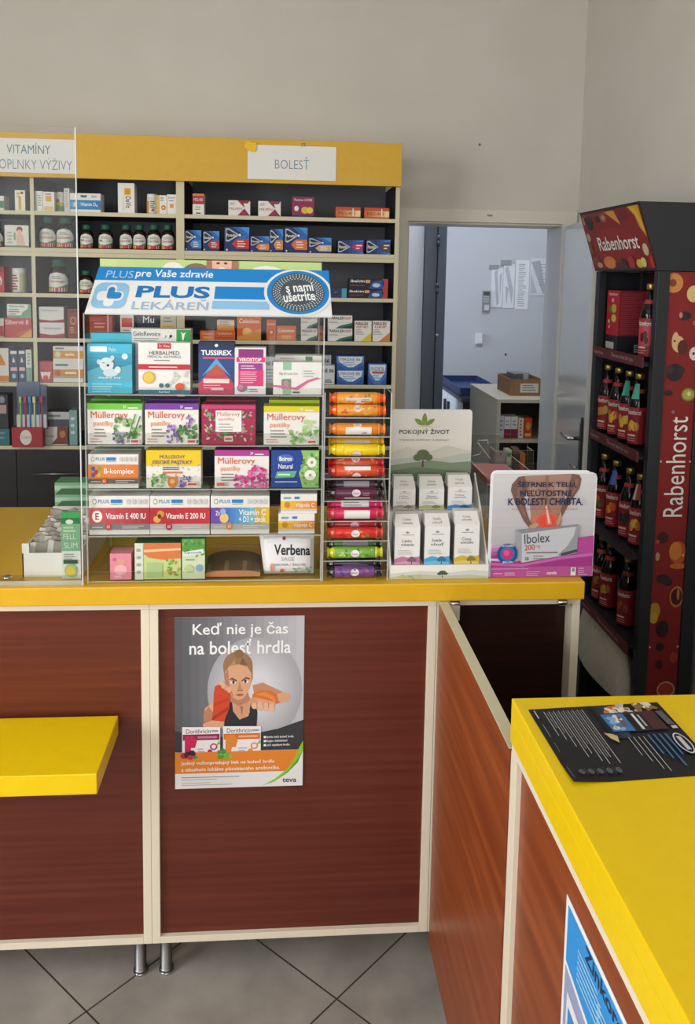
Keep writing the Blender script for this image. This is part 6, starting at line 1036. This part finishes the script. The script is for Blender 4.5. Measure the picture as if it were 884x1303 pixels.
art(mb, flat((X-.0008, ya, zt), (0, yb2-ya, 0), (0, 0, zb-zt)), it, eps=.0001, rough=.3)
mb.build('poster', None, 'white edged bright blue poster on the brown side of the near counter', 'poster')
# black leaflet on the near counter
zl = ZS+.0004; O = Vector((.391, 1.237, zl+.0008)); U = Vector((.214, .014, 0)); V = Vector((.004, -.196, 0))
mb = MB(); m = '#17181c'; n = 8
def lf(x, y, h=0):
    c = max(0, (1-x)*.0+y-.86)*0; up = .004*max(0, y-.8)/.2*max(0, 1-x/.25)
    return O+U*x+V*y+Vector((0, 0, up+h))
for i in range(n):
    for j in range(n):
        mb.face([lf(i/n, (j+1)/n), lf((i+1)/n, (j+1)/n), lf((i+1)/n, j/n), lf(i/n, j/n)], m, True)
        mb.face([lf(i/n, (j+1)/n, -.0006), lf(i/n, j/n, -.0006), lf((i+1)/n, j/n, -.0006), lf((i+1)/n, (j+1)/n, -.0006)], m, True)
it = []
rn = random.Random(8)
def vline(x, y0, y1, c='#c8ccd2', w_=.004): return ('r', x, y0, x+w_, y1, c)
it += [vline(.10+.036*i, .05, y1) for i, y1 in enumerate((.4, .46, .56, .7, .66, .76, .8, .72, .8))] + [vline(.118+.036*i, .07, y1-.06, '#a8acb4', .003) for i, y1 in enumerate((.36, .44, .5, .66, .6, .74, .78, .7))] + [vline(.03, .03, .15, w_=.008), vline(.035, .24, .42, '#a8acb4', .003), vline(.035, .5, .62, '#8a8e96', .003), vline(.02, .8, .96, '#8a8e96', .003)]
it += [('g', .46, .02, .60, .5, 4, '#1a202a', '#2e4258', 'x'), ('s', .55, .02, .93, .13, 34, .035, .045, ['#d8d0c0', '#c8703c', '#e8e0d4', '#8a6a3c', '#b8b8b0']), ('r', .48, .14, .90, .42, '#262a32'), ('r', .48, .14, .90, .155, '#4a3a3c'), ('p', [(.49, .16), (.66, .155), (.66, .41), (.50, .405)], '#3a7cb8'), ('s', .53, .2, .65, .38, 14, .03, .045, ['#c8b8a8', '#8ab0d0', '#e0e0e0', '#7a5a4a']), ('r', .715, .17, .735, .4, '#d8dade'), ('r', .755, .19, .77, .36, '#b0b4ba'), ('r', .68, .16, .70, .4, '#11141a'), ('r', .79, .16, .9, .41, '#4a2a2c'), ('p', [(.42, .42), (.47, .44), (.50, .47), (.48, .56), (.44, .50)], '#c8b888')]
it += [vline(.565+.036*i, .5, y1) for i, y1 in enumerate((.74, .82, .92, .95))] + [vline(.71+.042*i, .48, y1, '#3a6a9a', .014) for i, y1 in enumerate((.74, .8, .9, .76))] + [('e', .915, .62, .05, .14, '#d0d4da', 20), ('e', .915, .62, .041, .125, '#17181c', 20), ('r', .90, .53, .93, .71, '#c4c8ce'), ('p', [(.91, .16), (.96, .16), (.97, .36), (.92, .36)], '#5a6068'), ('r', .93, .38, .97, .42, '#c8ccd0')]
it += [('e', .09+.062*i, .90, .02, .035, '#55585e', 10) for i in range(5)] + [('r', .119+.062*i, .86, .122+.062*i, .95, '#55585e') for i in range(4)]
art(mb, lf, it, eps=.00005, base=.0002, rough=.35)
mb.build('leaflet', None, 'black printed leaflet lying on the yellow near counter', 'leaflet')
